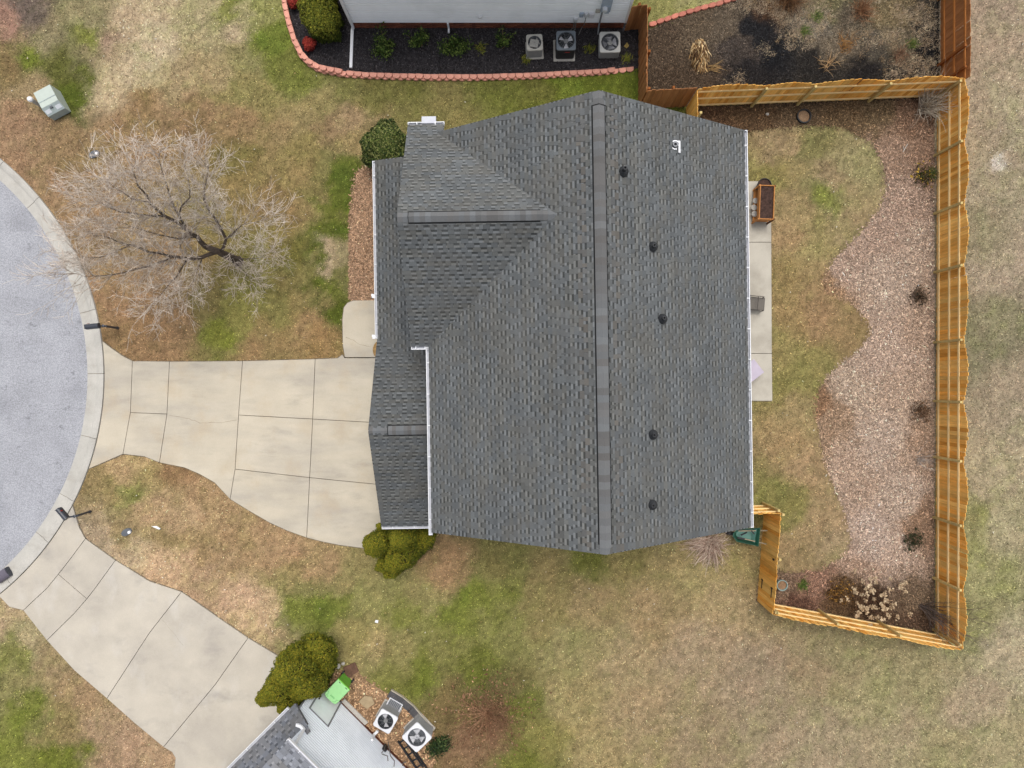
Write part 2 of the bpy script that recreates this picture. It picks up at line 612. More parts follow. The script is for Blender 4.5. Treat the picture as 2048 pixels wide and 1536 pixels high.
SL2 = [
    arc(-27.6, -51.6) + PX([(20, 1213), (48, 1220), (95, 1176), (118, 1148), (140, 1120), (172, 1077), (160, 1055)]),
    PX([(172, 1077), (232, 1120), (190, 1178), (175, 1197), (118, 1148), (140, 1120)]),
    PX([(118, 1148), (175, 1197), (150, 1226), (95, 1280), (48, 1220), (95, 1176)]),
    PX([(232, 1120), (300, 1162), (364, 1183), (300, 1265), (215, 1396), (150, 1340), (95, 1280), (150, 1226), (175, 1197), (190, 1178)]),
    PX([(364, 1183), (420, 1222), (460, 1250), (497, 1275), (430, 1370), (328, 1493), (270, 1445), (215, 1396), (300, 1265)]),
    PX([(497, 1275), (555, 1310), (600, 1345), (630, 1385), (560, 1480), (440, 1620), (345, 1620), (350, 1536), (352, 1515), (345, 1503), (328, 1493), (430, 1370)]),
]
PAT = [PX([(1440, 363), (1541, 363), (1542, 485), (1440, 485)]), PX([(1440, 485), (1542, 485), (1543, 707), (1440, 707)]),
       PX([(1440, 707), (1543, 707), (1544, 802), (1440, 802)])]

BED_FRONT = PX([(716, 343), (735, 336), (770, 330), (800, 330), (800, 600), (707, 601), (701, 598), (699, 540), (697, 480), (702, 430), (708, 390)])
BED_BLACK = PX([(572, -90), (574, 0), (586, 60), (606, 108), (634, 133), (690, 146), (780, 151), (960, 153), (1130, 146), (1277, 137), (1277, 30), (700, 30), (690, -90)])
BED_BACK = PX([(1372, 214), (1868, 194), (1868, 1265), (1790, 1252), (1516, 1200), (1524, 1145), (1555, 1146), (1600, 1146), (1650, 1140), (1690, 1112), (1704, 1080),
               (1690, 1020), (1660, 950), (1640, 880), (1632, 820), (1640, 775), (1680, 730), (1720, 702), (1744, 665), (1738, 640), (1700, 603),
               (1652, 583), (1645, 560), (1670, 520), (1720, 470), (1760, 420), (1774, 380), (1768, 330), (1745, 285), (1680, 252), (1600, 250), (1500, 262), (1400, 262), (1373, 262)])
BED_GARDEN = PX([(1300, 58), (1340, 42), (1420, 16), (1470, -2), (1520, -30), (1560, -90), (1878, -90), (1878, 194), (1372, 212), (1278, 217), (1280, 62)])
BED_N2 = PX([(683, 1340), (712, 1340), (735, 1362), (770, 1384), (800, 1402), (835, 1432), (868, 1464), (872, 1500), (862, 1560), (835, 1562), (735, 1460), (640, 1362)])

LAWN_PTS = [
 (20,40,165,128,105),(60,10,112,98,86),(55,100,112,124,50),(100,60,142,132,92),(180,30,150,140,96),(175,60,122,128,58),(210,80,165,140,110),(260,60,185,165,126),(300,40,190,170,130),
 (320,100,194,176,138),(420,20,180,165,120),(445,15,132,136,68),(545,90,108,126,52),(545,30,150,150,86),(480,60,185,165,126),(480,120,152,142,88),(540,190,146,136,74),(20,120,132,112,68),
 (110,145,98,102,46),(150,180,84,98,36),(60,180,160,140,96),(230,180,190,170,128),(270,150,192,172,132),(350,160,172,152,106),(430,150,166,148,100),(480,190,146,136,76),(290,215,152,124,80),
 (250,240,156,126,86),(400,240,152,122,84),(480,240,152,126,82),(40,250,158,128,92),(120,280,156,126,88),(60,310,160,130,92),(500,300,126,116,58),(550,260,150,130,82),(550,330,150,130,78),
 (600,250,156,140,86),(640,200,150,138,80),(700,180,132,128,64),(780,180,126,122,56),(900,190,140,130,68),(1000,180,118,122,54),(1080,190,116,118,48),(1140,165,112,130,46),(1220,170,106,120,42),
 (600,160,120,126,60),(660,260,152,126,86),(700,240,160,136,94),(700,300,160,140,86),(600,300,146,130,72),(560,60,110,125,55),(570,140,112,120,55),
 (200,500,156,128,86),(240,600,165,132,90),(240,670,156,126,80),(300,680,160,128,84),(350,640,156,126,84),(400,600,142,128,70),(330,560,158,128,86),(520,560,140,134,62),(480,620,144,140,62),
 (430,650,126,134,48),(560,620,140,134,66),(600,600,150,132,72),(560,480,146,130,66),(600,420,150,128,78),(620,660,158,130,82),(640,690,160,128,76),(662,605,88,100,36),(664,632,92,104,40),
 (637,510,90,106,40),(640,560,96,110,42),(680,400,94,108,42),(650,430,112,116,52),(620,440,142,128,72),(620,540,140,130,68),(615,600,148,132,74),(690,560,128,124,66),(690,500,160,148,100),(655,500,180,160,122),(655,520,176,156,118),(600,500,120,114,46),(600,360,150,130,76),
 (682,350,88,106,42),(692,330,104,114,52),(650,350,138,128,70),(640,390,142,126,72),(560,400,146,122,74),(500,700,156,128,80),(560,690,150,128,76),(640,470,104,114,46),(668,460,86,104,38),(695,450,128,120,60),(675,560,110,116,52),
 (250,930,186,156,106),(290,960,176,150,96),(270,985,134,134,66),(350,950,150,118,76),(400,980,166,136,92),(200,970,150,130,80),(300,1010,180,150,106),(380,1020,178,150,106),(250,1060,150,132,86),
 (200,1080,176,156,120),(260,1100,190,166,126),(320,1120,206,172,128),(360,1140,200,166,122),(330,1080,150,130,80),(450,1040,170,142,96),(480,1090,166,138,92),(400,1100,160,136,86),(420,1170,180,150,110),
 (480,1200,200,166,126),(530,1230,196,166,122),(560,1100,170,140,96),(640,1120,166,138,92),(700,1150,150,138,80),(620,1180,136,130,70),(600,1220,116,126,56),(660,1230,106,120,52),(700,1200,114,124,56),(580,1150,150,136,80),
 (750,1200,146,140,76),(800,1220,126,130,60),(850,1180,150,140,80),(900,1220,116,126,56),(950,1180,110,124,50),(1000,1170,126,130,60),(880,1130,160,130,86),(1000,1120,136,128,66),(1100,1150,146,132,76),
 (1180,1120,116,118,50),(1250,1130,150,136,76),(1300,1150,156,140,86),(1400,1150,160,146,90),(1480,1120,160,142,88),(1450,1200,166,146,100),(1300,1220,160,138,92),(1200,1200,156,136,88),(1100,1220,146,132,76),
 (1000,1250,130,130,66),(900,1300,130,128,62),(800,1290,146,138,76),(750,1290,160,146,90),(700,1270,150,140,76),(850,1350,110,120,50),(800,1340,130,130,60),(900,1400,122,106,60),(960,1340,106,112,48),
 (1000,1380,112,102,56),(980,1440,132,102,70),(950,1480,136,106,74),(1040,1420,110,116,50),(1080,1480,136,130,60),(1050,1520,112,118,48),(1150,1300,150,140,86),(1150,1400,156,142,88),(1250,1320,160,142,98),
 (1300,1450,160,140,98),(1200,1500,158,142,90),(1400,1300,162,142,106),(1400,1450,158,138,102),(1500,1350,156,138,106),(1550,1450,160,142,108),(1650,1350,156,138,100),(1700,1300,150,140,96),(1650,1480,158,142,108),
 (1750,1400,156,146,100),(1800,1450,160,146,108),(1850,1380,150,142,96),(1950,1400,166,150,116),(2000,1480,160,150,106),(1900,1500,156,146,100),(2020,1300,170,158,122),(1950,1250,142,140,88),(1960,1150,150,148,96),
 (2000,1050,166,156,116),(1990,950,170,156,120),(2020,800,160,146,116),(1960,700,136,128,98),(1990,650,142,134,100),(2000,550,166,150,122),(1960,450,150,140,106),(2000,400,160,148,116),(1985,322,206,196,180),(1950,325,164,148,116),(2022,322,164,148,118),(1985,290,162,146,116),(1985,352,160,146,114),(1955,300,160,146,112),(2015,345,162,148,116),
 (1960,250,166,148,118),(2020,200,170,156,122),(1990,100,168,150,120),(2000,20,166,148,120),(1960,1040,142,140,84),
 (1560,300,160,138,96),(1620,300,132,128,72),(1540,340,140,130,66),(1650,350,156,138,96),(1640,400,126,130,66),(1720,330,156,146,96),(1580,420,156,136,88),(1560,480,166,140,92),(1620,480,156,140,86),
 (1680,430,160,140,96),(1570,560,150,130,76),(1600,640,156,132,80),(1650,620,158,130,86),(1700,640,150,126,80),(1570,700,150,136,76),(1600,740,140,132,68),(1560,780,140,130,66),(1590,830,156,138,88),
 (1560,900,160,136,88),(1600,950,166,140,96),(1560,1000,130,126,62),(1640,1050,158,136,92),(1600,1100,150,130,86),(1670,1090,160,140,100),(1500,1100,150,135,85),
 (20,1230,186,160,120),(60,1280,170,156,110),(30,1310,130,130,66),(100,1330,160,138,96),(30,1380,140,132,76),(60,1420,116,126,56),(40,1500,120,128,56),(120,1450,150,130,80),(160,1400,166,138,96),
 (130,1510,110,118,46),(200,1460,170,142,106),(250,1500,176,146,110),(300,1520,178,150,110),(1320,20,150,150,82),(1400,5,160,156,96),(1260,165,100,116,40),
]
BACK_PTS = [(1420,230,94,74,57),(1500,230,98,79,59),(1600,225,101,85,66),(1700,225,105,88,66),(1760,215,109,94,72),(1820,250,126,103,85),(1780,300,148,126,108),(1850,320,138,115,97),(1820,400,158,138,122),
 (1760,450,162,142,126),(1840,480,166,149,133),(1700,540,164,144,128),(1780,560,170,153,137),(1850,640,164,144,126),(1780,700,172,153,137),(1700,780,170,153,135),(1820,780,168,149,131),(1660,850,150,128,106),
 (1760,880,172,155,139),(1850,880,158,136,116),(1720,980,166,146,128),(1800,1000,172,155,139),(1850,1060,138,115,95),(1740,1080,174,157,143),(1800,1100,174,155,139),(1720,1130,158,136,118),(1620,1165,134,107,91),
 (1560,1170,117,99,83),(1600,1200,90,68,57),(1700,1200,90,72,52),(1760,1220,82,66,52),(1840,1200,109,94,77),(1840,1250,88,72,59),(1655,585,148,122,95),(1640,800,136,109,85)]
GARD_PTS = [(1320,100,98,84,70),(1340,160,90,76,62),(1400,60,112,98,81),(1400,150,92,78,64),(1460,60,112,100,85),(1480,100,84,76,70),(1520,60,44,44,46),(1540,110,38,39,42),(1500,140,47,45,45),(1580,90,44,45,46),
 (1560,20,98,72,51),(1620,50,116,110,100),(1660,90,128,116,98),(1640,140,50,48,46),(1700,60,104,94,79),(1740,100,92,86,76),(1780,40,132,118,89),(1800,90,112,102,83),(1840,60,41,41,42),(1860,120,36,36,37),(1720,140,44,42,42),(1800,150,38,38,38),(1650,10,124,118,87)]

# ground sheet: fine grid inside, stretched to the horizon outside
xs = np.concatenate([[-700, -200, -110], np.linspace(-80, -26, 46), np.linspace(-25, 25, 334), np.linspace(26, 80, 46), [110, 200, 700]])
ys = np.concatenate([[-700, -200, -110], np.linspace(-80, -21, 50), np.linspace(-20, 20, 268), np.linspace(21, 80, 50), [110, 200, 700]])
GX, GY = np.meshgrid(xs, ys)


def lawn_col(X, Y):
    c = idw(LAWN_PTS, X, Y)
    n1 = fbm(X, Y, .55, 4)[..., None]
    n2 = fbm(X + 40, Y - 20, 2.6, 3)[..., None]
    green = np.array([.88, 1.02, .74])
    straw = np.array([1.14, 1.05, 1.06])
    k = np.clip((n1 - .5) * 1.3 + (n2 - .5) * 1.7, -1, 1)
    c = c * np.where(k > 0, 1 + k * (green - 1), 1 - k * (straw - 1))
    g = c @ np.array([.3, .6, .1])
    c = g[..., None] * np.array([1.02, .99, 1.0]) + (c - g[..., None]) * .84
    gk = np.clip((c[..., 1] - c[..., 0] * .93) / (c[..., 1] + 1e-6) * 5, 0, 1)[..., None]
    c = c * (1 + gk * (np.array([1.06, 1.02, .70]) - 1))
    clump = 1 + .42 * (vnoise(X, Y, 8.0) - .5) + .55 * (vnoise(X + 9, Y, 15.0) - .5) + .22 * (fbm(X, Y + 3, 3.3, 2) - .5)
    return c * clump[..., None]


gc = lawn_col(GX, GY)
me = bpy.data.meshes.new('lawn')
ny, nx = GX.shape
gv = np.stack([GX, GY, np.zeros_like(GX)], -1).reshape(-1, 3)
ii = np.arange(ny * nx).reshape(ny, nx)
gf = np.stack([ii[:-1, :-1], ii[:-1, 1:], ii[1:, 1:], ii[1:, :-1]], -1).reshape(-1, 4)
me.vertices.add(len(gv)); me.vertices.foreach_set('co', gv.astype(np.float32).ravel())
me.loops.add(gf.size); me.loops.foreach_set('vertex_index', gf.astype(np.int32).ravel())
me.polygons.add(len(gf)); me.polygons.foreach_set('loop_start', np.arange(0, gf.size, 4, dtype=np.int32))
me.update(calc_edges=True)
at = me.color_attributes.new('Col', 'FLOAT_COLOR', 'POINT')
at.data.foreach_set('color', np.concatenate([gc.reshape(-1, 3), np.ones((len(gv), 1))], 1).astype(np.float32).ravel())
me.materials.append(M['lawn'])
tag(link('lawn', me), kind='structure')

# street
mb = MB()
mb.add([(CX + R0 * math.cos(2 * math.pi * k / 160), CY + R0 * math.sin(2 * math.pi * k / 160), .010) for k in range(160)], [tuple(range(160))])
tag(mk('street', mb, M['asphalt']), kind='structure')

# kerb: rolled concrete kerb cast in sections
kerb_root = thing('curb', None, None, (CX, CY, 0))
tag(kerb_root, kind='structure')
prof = [(R0 - .01, .0), (R0 - .01, .016), (10.84, .022), (10.875, .030), (10.93, .06), (11.02, .085), (11.12, .09), (R1 - .01, .082), (R1, .0)]
joints = [75, 62, 50, 39.7, 26.5, 13.8, 0.5, -13, -26.6, -36.5, -48, -60, -75]
for a0, a1 in zip(joints[:-1], joints[1:]):
    mb = MB()
    n = 10
    g = math.degrees(.009 / R0)
    vs, fs = [], []
    for i in range(n + 1):
        t = math.radians(a0 - g + (a1 - a0 + 2 * g) * i / n)
        for r, z in prof:
            vs.append((r * math.cos(t), r * math.sin(t), z))
    m_ = len(prof)
    for i in range(n):
        for j in range(m_ - 1):
            fs.append((i * m_ + j, i * m_ + j + 1, (i + 1) * m_ + j + 1, (i + 1) * m_ + j))
    fs.append(tuple(range(m_)))
    fs.append(tuple(reversed(range(n * m_, (n + 1) * m_))))
    mb.add(vs, fs)
    mk('curb_section', mb, M['curb'], kerb_root)
mb = MB()
mb.add([(r * math.cos(math.radians(a)), r * math.sin(math.radians(a)), .005) for r, rev in ((R0 + .02, 0), (R1 - .02, 1)) for a in (range(-75, 76, 5) if not rev else range(75, -76, -5))],
       [tuple(range(62))])
mk('curb_joint', mb, M['joint'], kerb_root)


def slabs(name, polys, m, top, child, gap=.009):
    hull = MB()
    root = None
    for p in polys:
        hull.add([(x, y, .005) for x, y in offset(p, .02)], [tuple(range(len(p)))])
        # strips of joint dirt between the slabs
    for p in polys:
        q = offset(p, -.012)
        n = len(q)
        r = offset(p, .03)
        pp = p if area(p) > 0 else p[::-1]
        hull.add([(x, y, .0052) for x, y in q] + [(x, y, .0052) for x, y in r], [(i, (i + 1) % n, n + (i + 1) % n, n + i) for i in range(n)])
    root = tag(mk(name, hull, M['joint']), kind='structure')
    for p in polys:
        mb = MB()
        mb.prism(offset(p, gap), .006, top, bevel=.006)
        mk(child, mb, m, root)
    return root


drive1 = slabs('driveway', SL1, M['concrete'], .05, 'slab')
drive2 = slabs('driveway', SL2, M['concrete2'], .05, 'slab')
patio = slabs('patio', PAT, M['patio'], .06, 'slab')


def crack(pts, parent, z, w=.012):
    p = PX(pts)
    mb = MB()
    q = []
    for i in range(len(p) - 1):
        for k in range(5):
            t = k / 5
            q.append((p[i][0] + (p[i + 1][0] - p[i][0]) * t + random.uniform(-.02, .02), p[i][1] + (p[i + 1][1] - p[i][1]) * t + random.uniform(-.02, .02)))
    q.append(p[-1])
    vs = []
    for i, (x, y) in enumerate(q):
        ww = w * random.uniform(.4, 1)
        vs += [(x, y - ww / 2, z), (x + ww * .3, y + ww / 2, z)]
    mb.add(vs, [(2 * i, 2 * i + 2, 2 * i + 3, 2 * i + 1) for i in range(len(q) - 1)])
    mk('crack', mb, M['joint'], parent)


crack([(340, 830), (375, 836), (400, 845), (440, 845), (474, 840)], drive1, .053)
crack([(692, 675), (705, 680), (720, 688), (742, 694)], drive1, .053)
crack([(325, 1238), (350, 1268), (368, 1290)], drive2, .053, .008)
# tan ring of pine straw at the corner of the walk
mb = MB()
c0 = W2(768, 700)
mb.lathe([(.44, 0), (.42, .016), (0.02, .03)], 26, (c0[0], c0[1], .05))
tag(mk('mulch_ring', mb, mat('pine_straw', A(172, 138, 90), rough=1, var=.3, scale=14, fine=.3, fscale=40, coords='World')), kind='structure')

# planting beds
mb = MB(); mb.add([(x, y, .008) for x, y in BED_FRONT], [tuple(range(len(BED_FRONT)))])
tag(mk('mulch_bed', mb, M['mulch_chip']), kind='structure')
mb = MB(); mb.add([(x, y, .008) for x, y in BED_BLACK], [tuple(range(len(BED_BLACK)))])
tag(mk('mulch_bed', mb, M['mulch_black']), kind='structure')
mb = MB(); mb.add([(x, y, .008) for x, y in BED_N2], [tuple(range(len(BED_N2)))])
tag(mk('dirt_bed', mb, M['dirt']), kind='structure')


def attr_bed(name, poly, pts, step=.07):
    x0, x1 = min(p[0] for p in poly), max(p[0] for p in poly)
    y0, y1 = min(p[1] for p in poly), max(p[1] for p in poly)
    X, Y = np.meshgrid(np.arange(x0, x1 + step, step), np.arange(y0, y1 + step, step))
    c = idw(pts, X, Y)
    cen = inpoly(poly, X[:-1, :-1] + step / 2, Y[:-1, :-1] + step / 2)
    n = X.shape[1]
    id_ = np.arange(X.size).reshape(X.shape)
    f = np.stack([id_[:-1, :-1], id_[:-1, 1:], id_[1:, 1:], id_[1:, :-1]], -1)[cen]
    me = bpy.data.meshes.new(name)
    me.vertices.add(X.size); me.vertices.foreach_set('co', np.stack([X, Y, np.full_like(X, .008)], -1).astype(np.float32).ravel())
    me.loops.add(f.size); me.loops.foreach_set('vertex_index', f.astype(np.int32).ravel())
    me.polygons.add(len(f)); me.polygons.foreach_set('loop_start', np.arange(0, f.size, 4, dtype=np.int32))
    me.update(calc_edges=True)
    a = me.color_attributes.new('Col', 'FLOAT_COLOR', 'POINT')
    a.data.foreach_set('color', np.concatenate([c.reshape(-1, 3), np.ones((X.size, 1))], 1).astype(np.float32).ravel())
    me.materials.append(M['bed_attr'])
    return tag(link(name, me), kind='structure')


attr_bed('mulch_bed', BED_BACK, BACK_PTS)
attr_bed('garden_bed', BED_GARDEN, GARD_PTS)

# ------------------------------------------------------------------ grass blades, chips and litter
EXCL = SL1 + SL2 + PAT + [BED_FRONT, BED_BLACK, BED_BACK, BED_GARDEN, BED_N2]


def scatter(n, x0, x1, y0, y1):
    return rng.uniform(x0, x1, n), rng.uniform(y0, y1, n)


def mask_lawn(X, Y):
    m = np.ones(X.shape, bool)
    jx, jy = rng.normal(0, 1, len(X)), rng.normal(0, 1, len(X))
    for p in EXCL:
        k = .10 if p in (BED_FRONT, BED_BACK, BED_GARDEN, BED_N2) else .028
        m &= ~inpoly(p, X + jx * k, Y + jy * k)
    m &= (X - CX) ** 2 + (Y - CY) ** 2 > (R1 + .03) ** 2
    # footprints of the three houses
    m &= ~((X > -2.4) & (X < 7.3) & (Y > -4.5) & (Y < 7.9))
    m &= ~((X > -4.5) & (X < -2.3) & (Y > -4.8) & (Y < 7.9))
    m &= ~((X > -6.3) & (X < 4.5) & (Y > 14.2))
    u, v = (X - Y) / math.sqrt(2), (X + Y) / math.sqrt(2)
    m &= ~((u > 2.9) & (v < -13.8))
    return m


def blades(X, Y, Z, col, length, width, lean):
    n = len(X)
    th = rng.uniform(0, 2 * math.pi, n)
    ln = length * rng.uniform(.5, 1.35, n)
    le = lean * rng.uniform(.5, 1.4, n)
    dx, dy = np.cos(th), np.sin(th)
    w = width * rng.uniform(.6, 1.3, n) / 2
    p0 = np.stack([X - dy * w, Y + dx * w, Z], -1)
    p1 = np.stack([X + dy * w, Y - dx * w, Z], -1)
    p2 = np.stack([X + dx * ln * np.sin(le), Y + dy * ln * np.sin(le), Z + ln * np.cos(np.minimum(le, 1.5))], -1)
    return np.stack([p0, p1, p2], 1).reshape(-1, 3)


NB = 640000
X, Y = scatter(NB, -23, 23, -17.5, 17.5)
mk_ = mask_lawn(X, Y)
X, Y = X[mk_], Y[mk_]
c = lawn_col(X + rng.normal(0, .13, len(X)), Y + rng.normal(0, .13, len(X)))
j = rng.random(len(X))
lum = np.exp(rng.normal(0, .42, len(X)))
c = c * 1.12 * lum[:, None]
st = (j > .80)[:, None]
c = np.where(st, c * np.array([1.22, 1.14, 1.08]), c)
dk = (j < .16)[:, None]
c = np.where(dk, c * np.array([.66, .74, .62]), c)
V = blades(X, Y, np.zeros(len(X)), c, .075, .026, 1.05)
tag(link('grass', np_mesh('grass', V, 3, M['blade'], np.clip(c, .004, .8))), 'short patchy winter grass, straw brown with green patches', 'grass', kind='stuff')

# green clumps and straw tufts that stand taller
def tufts(cx, cy, r, n, cols, length, width, lean, z=.01):
    a = rng.uniform(0, 2 * math.pi, n)
    d = r * np.sqrt(rng.random(n))
    X, Y = cx + d * np.cos(a), cy + d * np.sin(a)
    C = Anp(np.array(cols))[rng.integers(0, len(cols), n)] * np.exp(rng.normal(0, .22, n))[:, None]
    return blades(X, Y, np.full(n, z), C, length, width, lean), C


def chips(poly, n, pts, pal, lw=(.05, .02), zmax=.035, lift=.16):
    x0, x1 = min(p[0] for p in poly), max(p[0] for p in poly)
    y0, y1 = min(p[1] for p in poly), max(p[1] for p in poly)
    X, Y = scatter(n, x0, x1, y0, y1)
    m = inpoly(poly, X + rng.normal(0, .09, n), Y + rng.normal(0, .09, n))
    X, Y = X[m], Y[m]
    n = len(X)
    if pts is not None:
        C = idw(pts, X, Y)
    else:
        C = np.repeat(Anp(np.array([pal]))[:1], n, 0)
    C = C * np.exp(rng.normal(lift, .40, n))[:, None]
    t = rng.random(n)[:, None]
    C = np.where(t > .86, C * np.array([1.45, 1.38, 1.30]), C)
    C = np.where(t < .22, C * np.array([.62, .58, .55]), C)
    th = rng.uniform(0, math.pi, n)
    l = lw[0] * np.exp(rng.normal(0, .35, n)) / 2
    w = lw[1] * np.exp(rng.normal(0, .25, n)) / 2
    dx, dy = np.cos(th), np.sin(th)
    z = rng.uniform(.012, zmax, n)
    t1, t2 = rng.normal(0, .28, n) * l, rng.normal(0, .3, n) * w
    q = [np.stack([X + a * dx * l - b * dy * w, Y + a * dy * l + b * dx * w, np.maximum(z + a * t1 + b * t2, .0095)], -1) for a, b in ((-1, -1), (1, -1), (1, 1), (-1, 1))]
    return np.stack(q, 1).reshape(-1, 3), C


V, C = chips(BED_BACK, 240000, BACK_PTS, None, (.068, .021), .035, .22)
C = C * np.array([1.02, .985, .965])
tag(link('wood_chips', np_mesh('wood_chips', V, 4, M['chip'], np.clip(C, .004, .8))), 'pinkish brown wood chips in the curved bed along the golden fence', 'wood chips', kind='stuff')
V, C = chips(BED_FRONT, 24000, None, (164, 134, 108), (.075, .024))
tag(link('wood_chips', np_mesh('wood_chips', V, 4, M['chip'], np.clip(C, .004, .8))), 'brown wood chips in the narrow bed before the porch gutter', 'wood chips', kind='stuff')
V, C = chips(BED_BLACK, 50000, None, (62, 59, 61), (.06, .022))
tag(link('black_mulch', np_mesh('black_mulch', V, 4, M['chip'], np.clip(C, .004, .8))), 'black bark mulch in the bed behind the curved block wall', 'mulch', kind='stuff')
V, C = chips(BED_GARDEN, 90000, GARD_PTS, None, (.06, .018), .05, -.02)
cx_, cy_ = scatter(2600, W2(1440, 0)[0], W2(1875, 0)[0], W2(0, 190)[1], W2(0, -40)[1])
kk = inpoly(offset(BED_GARDEN, .15), cx_, cy_) & (fbm(cx_, cy_, .7, 3) + rng.normal(0, .04, len(cx_)) > .53)
cx_, cy_ = cx_[kk], cy_[kk]
per = 34
rr_ = rng.uniform(.02, .16, (len(cx_), 1))
X = (cx_[:, None] + rng.normal(0, 1, (len(cx_), per)) * rr_).ravel()
Y = (cy_[:, None] + rng.normal(0, 1, (len(cx_), per)) * rr_).ravel()
cl_ = rng.integers(0, 5, len(cx_))
Cs = np.repeat(Anp(np.array([(196, 176, 148), (172, 152, 128), (210, 192, 160), (150, 134, 116), (176, 150, 116)]))[cl_], per, 0) * np.exp(rng.normal(0, .28, len(X)))[:, None]
Vb = blades(X, Y, np.full(len(X), .012), Cs, .13, .016, 1.15)
tag(link('garden_litter', np_mesh('garden_litter', V, 4, M['chip'], np.clip(C, .004, .8))), 'dark bark and dry litter covering the fenced garden bed', 'mulch', kind='stuff')
tag(link('dry_grass', np_mesh('dry_grass', Vb, 3, M['blade'], np.clip(Cs, .004, .8))), 'dry straw grass growing through dark mulch in the fenced garden', 'grass', kind='stuff')
V, C = chips(BED_N2, 9000, None, (176, 144, 112), (.06, .035))
tag(link('bark_litter', np_mesh('bark_litter', V, 4, M['chip'], np.clip(C, .004, .8))), 'tan bark and gravel on the dirt beside the white house wall', 'litter', kind='stuff')
# pale leaf specks over the lawn
X, Y = scatter(800, -21, 14, -15.5, 15.5)
kk = mask_lawn(X, Y)
X, Y = X[kk], Y[kk]
n = len(X)
th = rng.uniform(0, 6.28, n); s_ = rng.uniform(.014, .034, n)
q = [np.stack([X + s_ * np.cos(th + a) * k_, Y + s_ * np.sin(th + a) * k_, .05 + rng.uniform(0, .02, n)], -1) for a, k_ in ((0, 1.2), (1.57, .7), (3.14, 1.2), (4.71, .7))]
Cs = Anp(np.array([(204, 186, 156), (224, 216, 198), (190, 164, 128), (176, 144, 104)]))[rng.integers(0, 4, n)]
tag(link('fallen_leaves', np_mesh('fallen_leaves', np.stack(q, 1).reshape(-1, 3), 4, M['leaf'], Cs)), 'scattered pale fallen leaves lying on the lawn', 'leaves', kind='stuff')
exec_marker = None
# ------------------------------------------------------------------ the house
PHI = math.radians(0.9)
HC = (2.4, 1.7)
_cs, _sn = math.cos(PHI), math.sin(PHI)


def HL(px, py, z=0.0):
    """photo point at height z -> house coordinates"""
    v = W(px, py, z)
    return (v.x * _cs + v.y * _sn, -v.x * _sn + v.y * _cs)


house = thing('house', 'large grey shingled house with white gutters filling the centre of the view', 'house',
              (HC[0] * _cs - HC[1] * _sn, HC[0] * _sn + HC[1] * _cs, 0), PHI)


def hpart(name, mb, m, parent=house, smooth=False):
    o = mk(name, mb, m, parent, smooth)
    if parent is house:
        o.location = (-HC[0], -HC[1], 0)
    return o


EXPO = .143
S_MID, S_LO, S_DK = np.array(A(104, 107, 108)), np.array(A(126, 129, 130)), np.array(A(74, 76, 76))
BROWN = np.array([1.03, .99, .93])
loose = []          # single shingles nearest the main ridge


def shingle_plane(mb, O, u, s, n, span, pick=None, dim=1.0, expo=EXPO, wid=(.105, .24), gapw=(.075, .19), low=S_LO, mid=S_MID, dark=S_DK):
    O, u, s = Vector(O), Vector(u), Vector(s).normalized()
    nn = u.cross(s)
    R = random.Random(int(abs(O.x * 97 + O.y * 31 + O.z * 13)) + 5)

    def P(a, b, h):
        return O + u * a + s * b + nn * h

    for k in range(n):
        a, b = span(k)
        if b - a < .05:
            continue
        b0, b1 = k * expo, (k + 1) * expo
        # the course itself, in strips about a metre long
        x = a
        while x < b - 1e-4:
            x2 = min(b, x + R.uniform(.5, 1.05))
            if b - x2 < .15:
                x2 = b
            g = R.uniform(.90, 1.10) * dim
            tint = BROWN if R.random() < .4 else np.array([1, 1, 1])
            c = tuple(low * g * tint)
            mb.add([P(x, b0, .013), P(x2, b0, .013), P(x2, b1 + .012, .001), P(x, b1 + .012, .001), P(x, b0, -.004), P(x2, b0, -.004)],
                   [(0, 1, 2, 3), (4, 5, 1, 0)], c)
            # darker granules in the upper part of the exposure, between the tabs
            mb.add([P(x, b0 + expo * .50, .0092), P(x2, b0 + expo * .50, .0092), P(x2, b1, .0035), P(x, b1, .0035)], [(0, 1, 2, 3)], tuple(dark * g * tint))
            # tabs
            y = x + R.uniform(0, .05)
            while y < x2 - .04:
                w = R.uniform(*wid)
                y2 = min(x2, y + w)
                gg = g * R.uniform(.90, 1.12)
                if pick is not None and len(loose) < 300 and k in pick and y2 - y > .08:
                    loose.append((P((y + y2) / 2, b0, .013), u, s, nn, y2 - y))
                else:
                    q = .011
                    e0, e1 = y, y2
                    i0, i1 = y + .004, y2 - .004
                    mb.add([P(e0, b0 + .001, .0125), P(e1, b0 + .001, .0125), P(e1, b1 + .004, .003), P(e0, b1 + .004, .003),
                            P(i0, b0 + .002, .0125 + q), P(i1, b0 + .002, .0125 + q), P(i1, b1 + .004, .003 + q * .55), P(i0, b1 + .004, .003 + q * .55)],
                           [(4, 5, 6, 7), (0, 1, 5, 4), (1, 2, 6, 5), (3, 0, 4, 7)], tuple(mid * gg * tint))
                y = y2 + R.uniform(*gapw)
            x = x2


ZR, ZE, XR = 8.82, 5.5, 2.516
VT, VB = 8.07, -4.75
XE, XL = 7.62, -2.66
ZC, VC = 8.08, 4.83
V1, V0, XG = 8.40, 1.26, -3.23
ZG, VG, VGE, XGF = 4.69, -1.49, -5.10, -4.83
ZP, XP, SP = 2.86, -4.80, .33


def ncour(run, rise):
    return int(math.hypot(run, rise) / EXPO - .15)


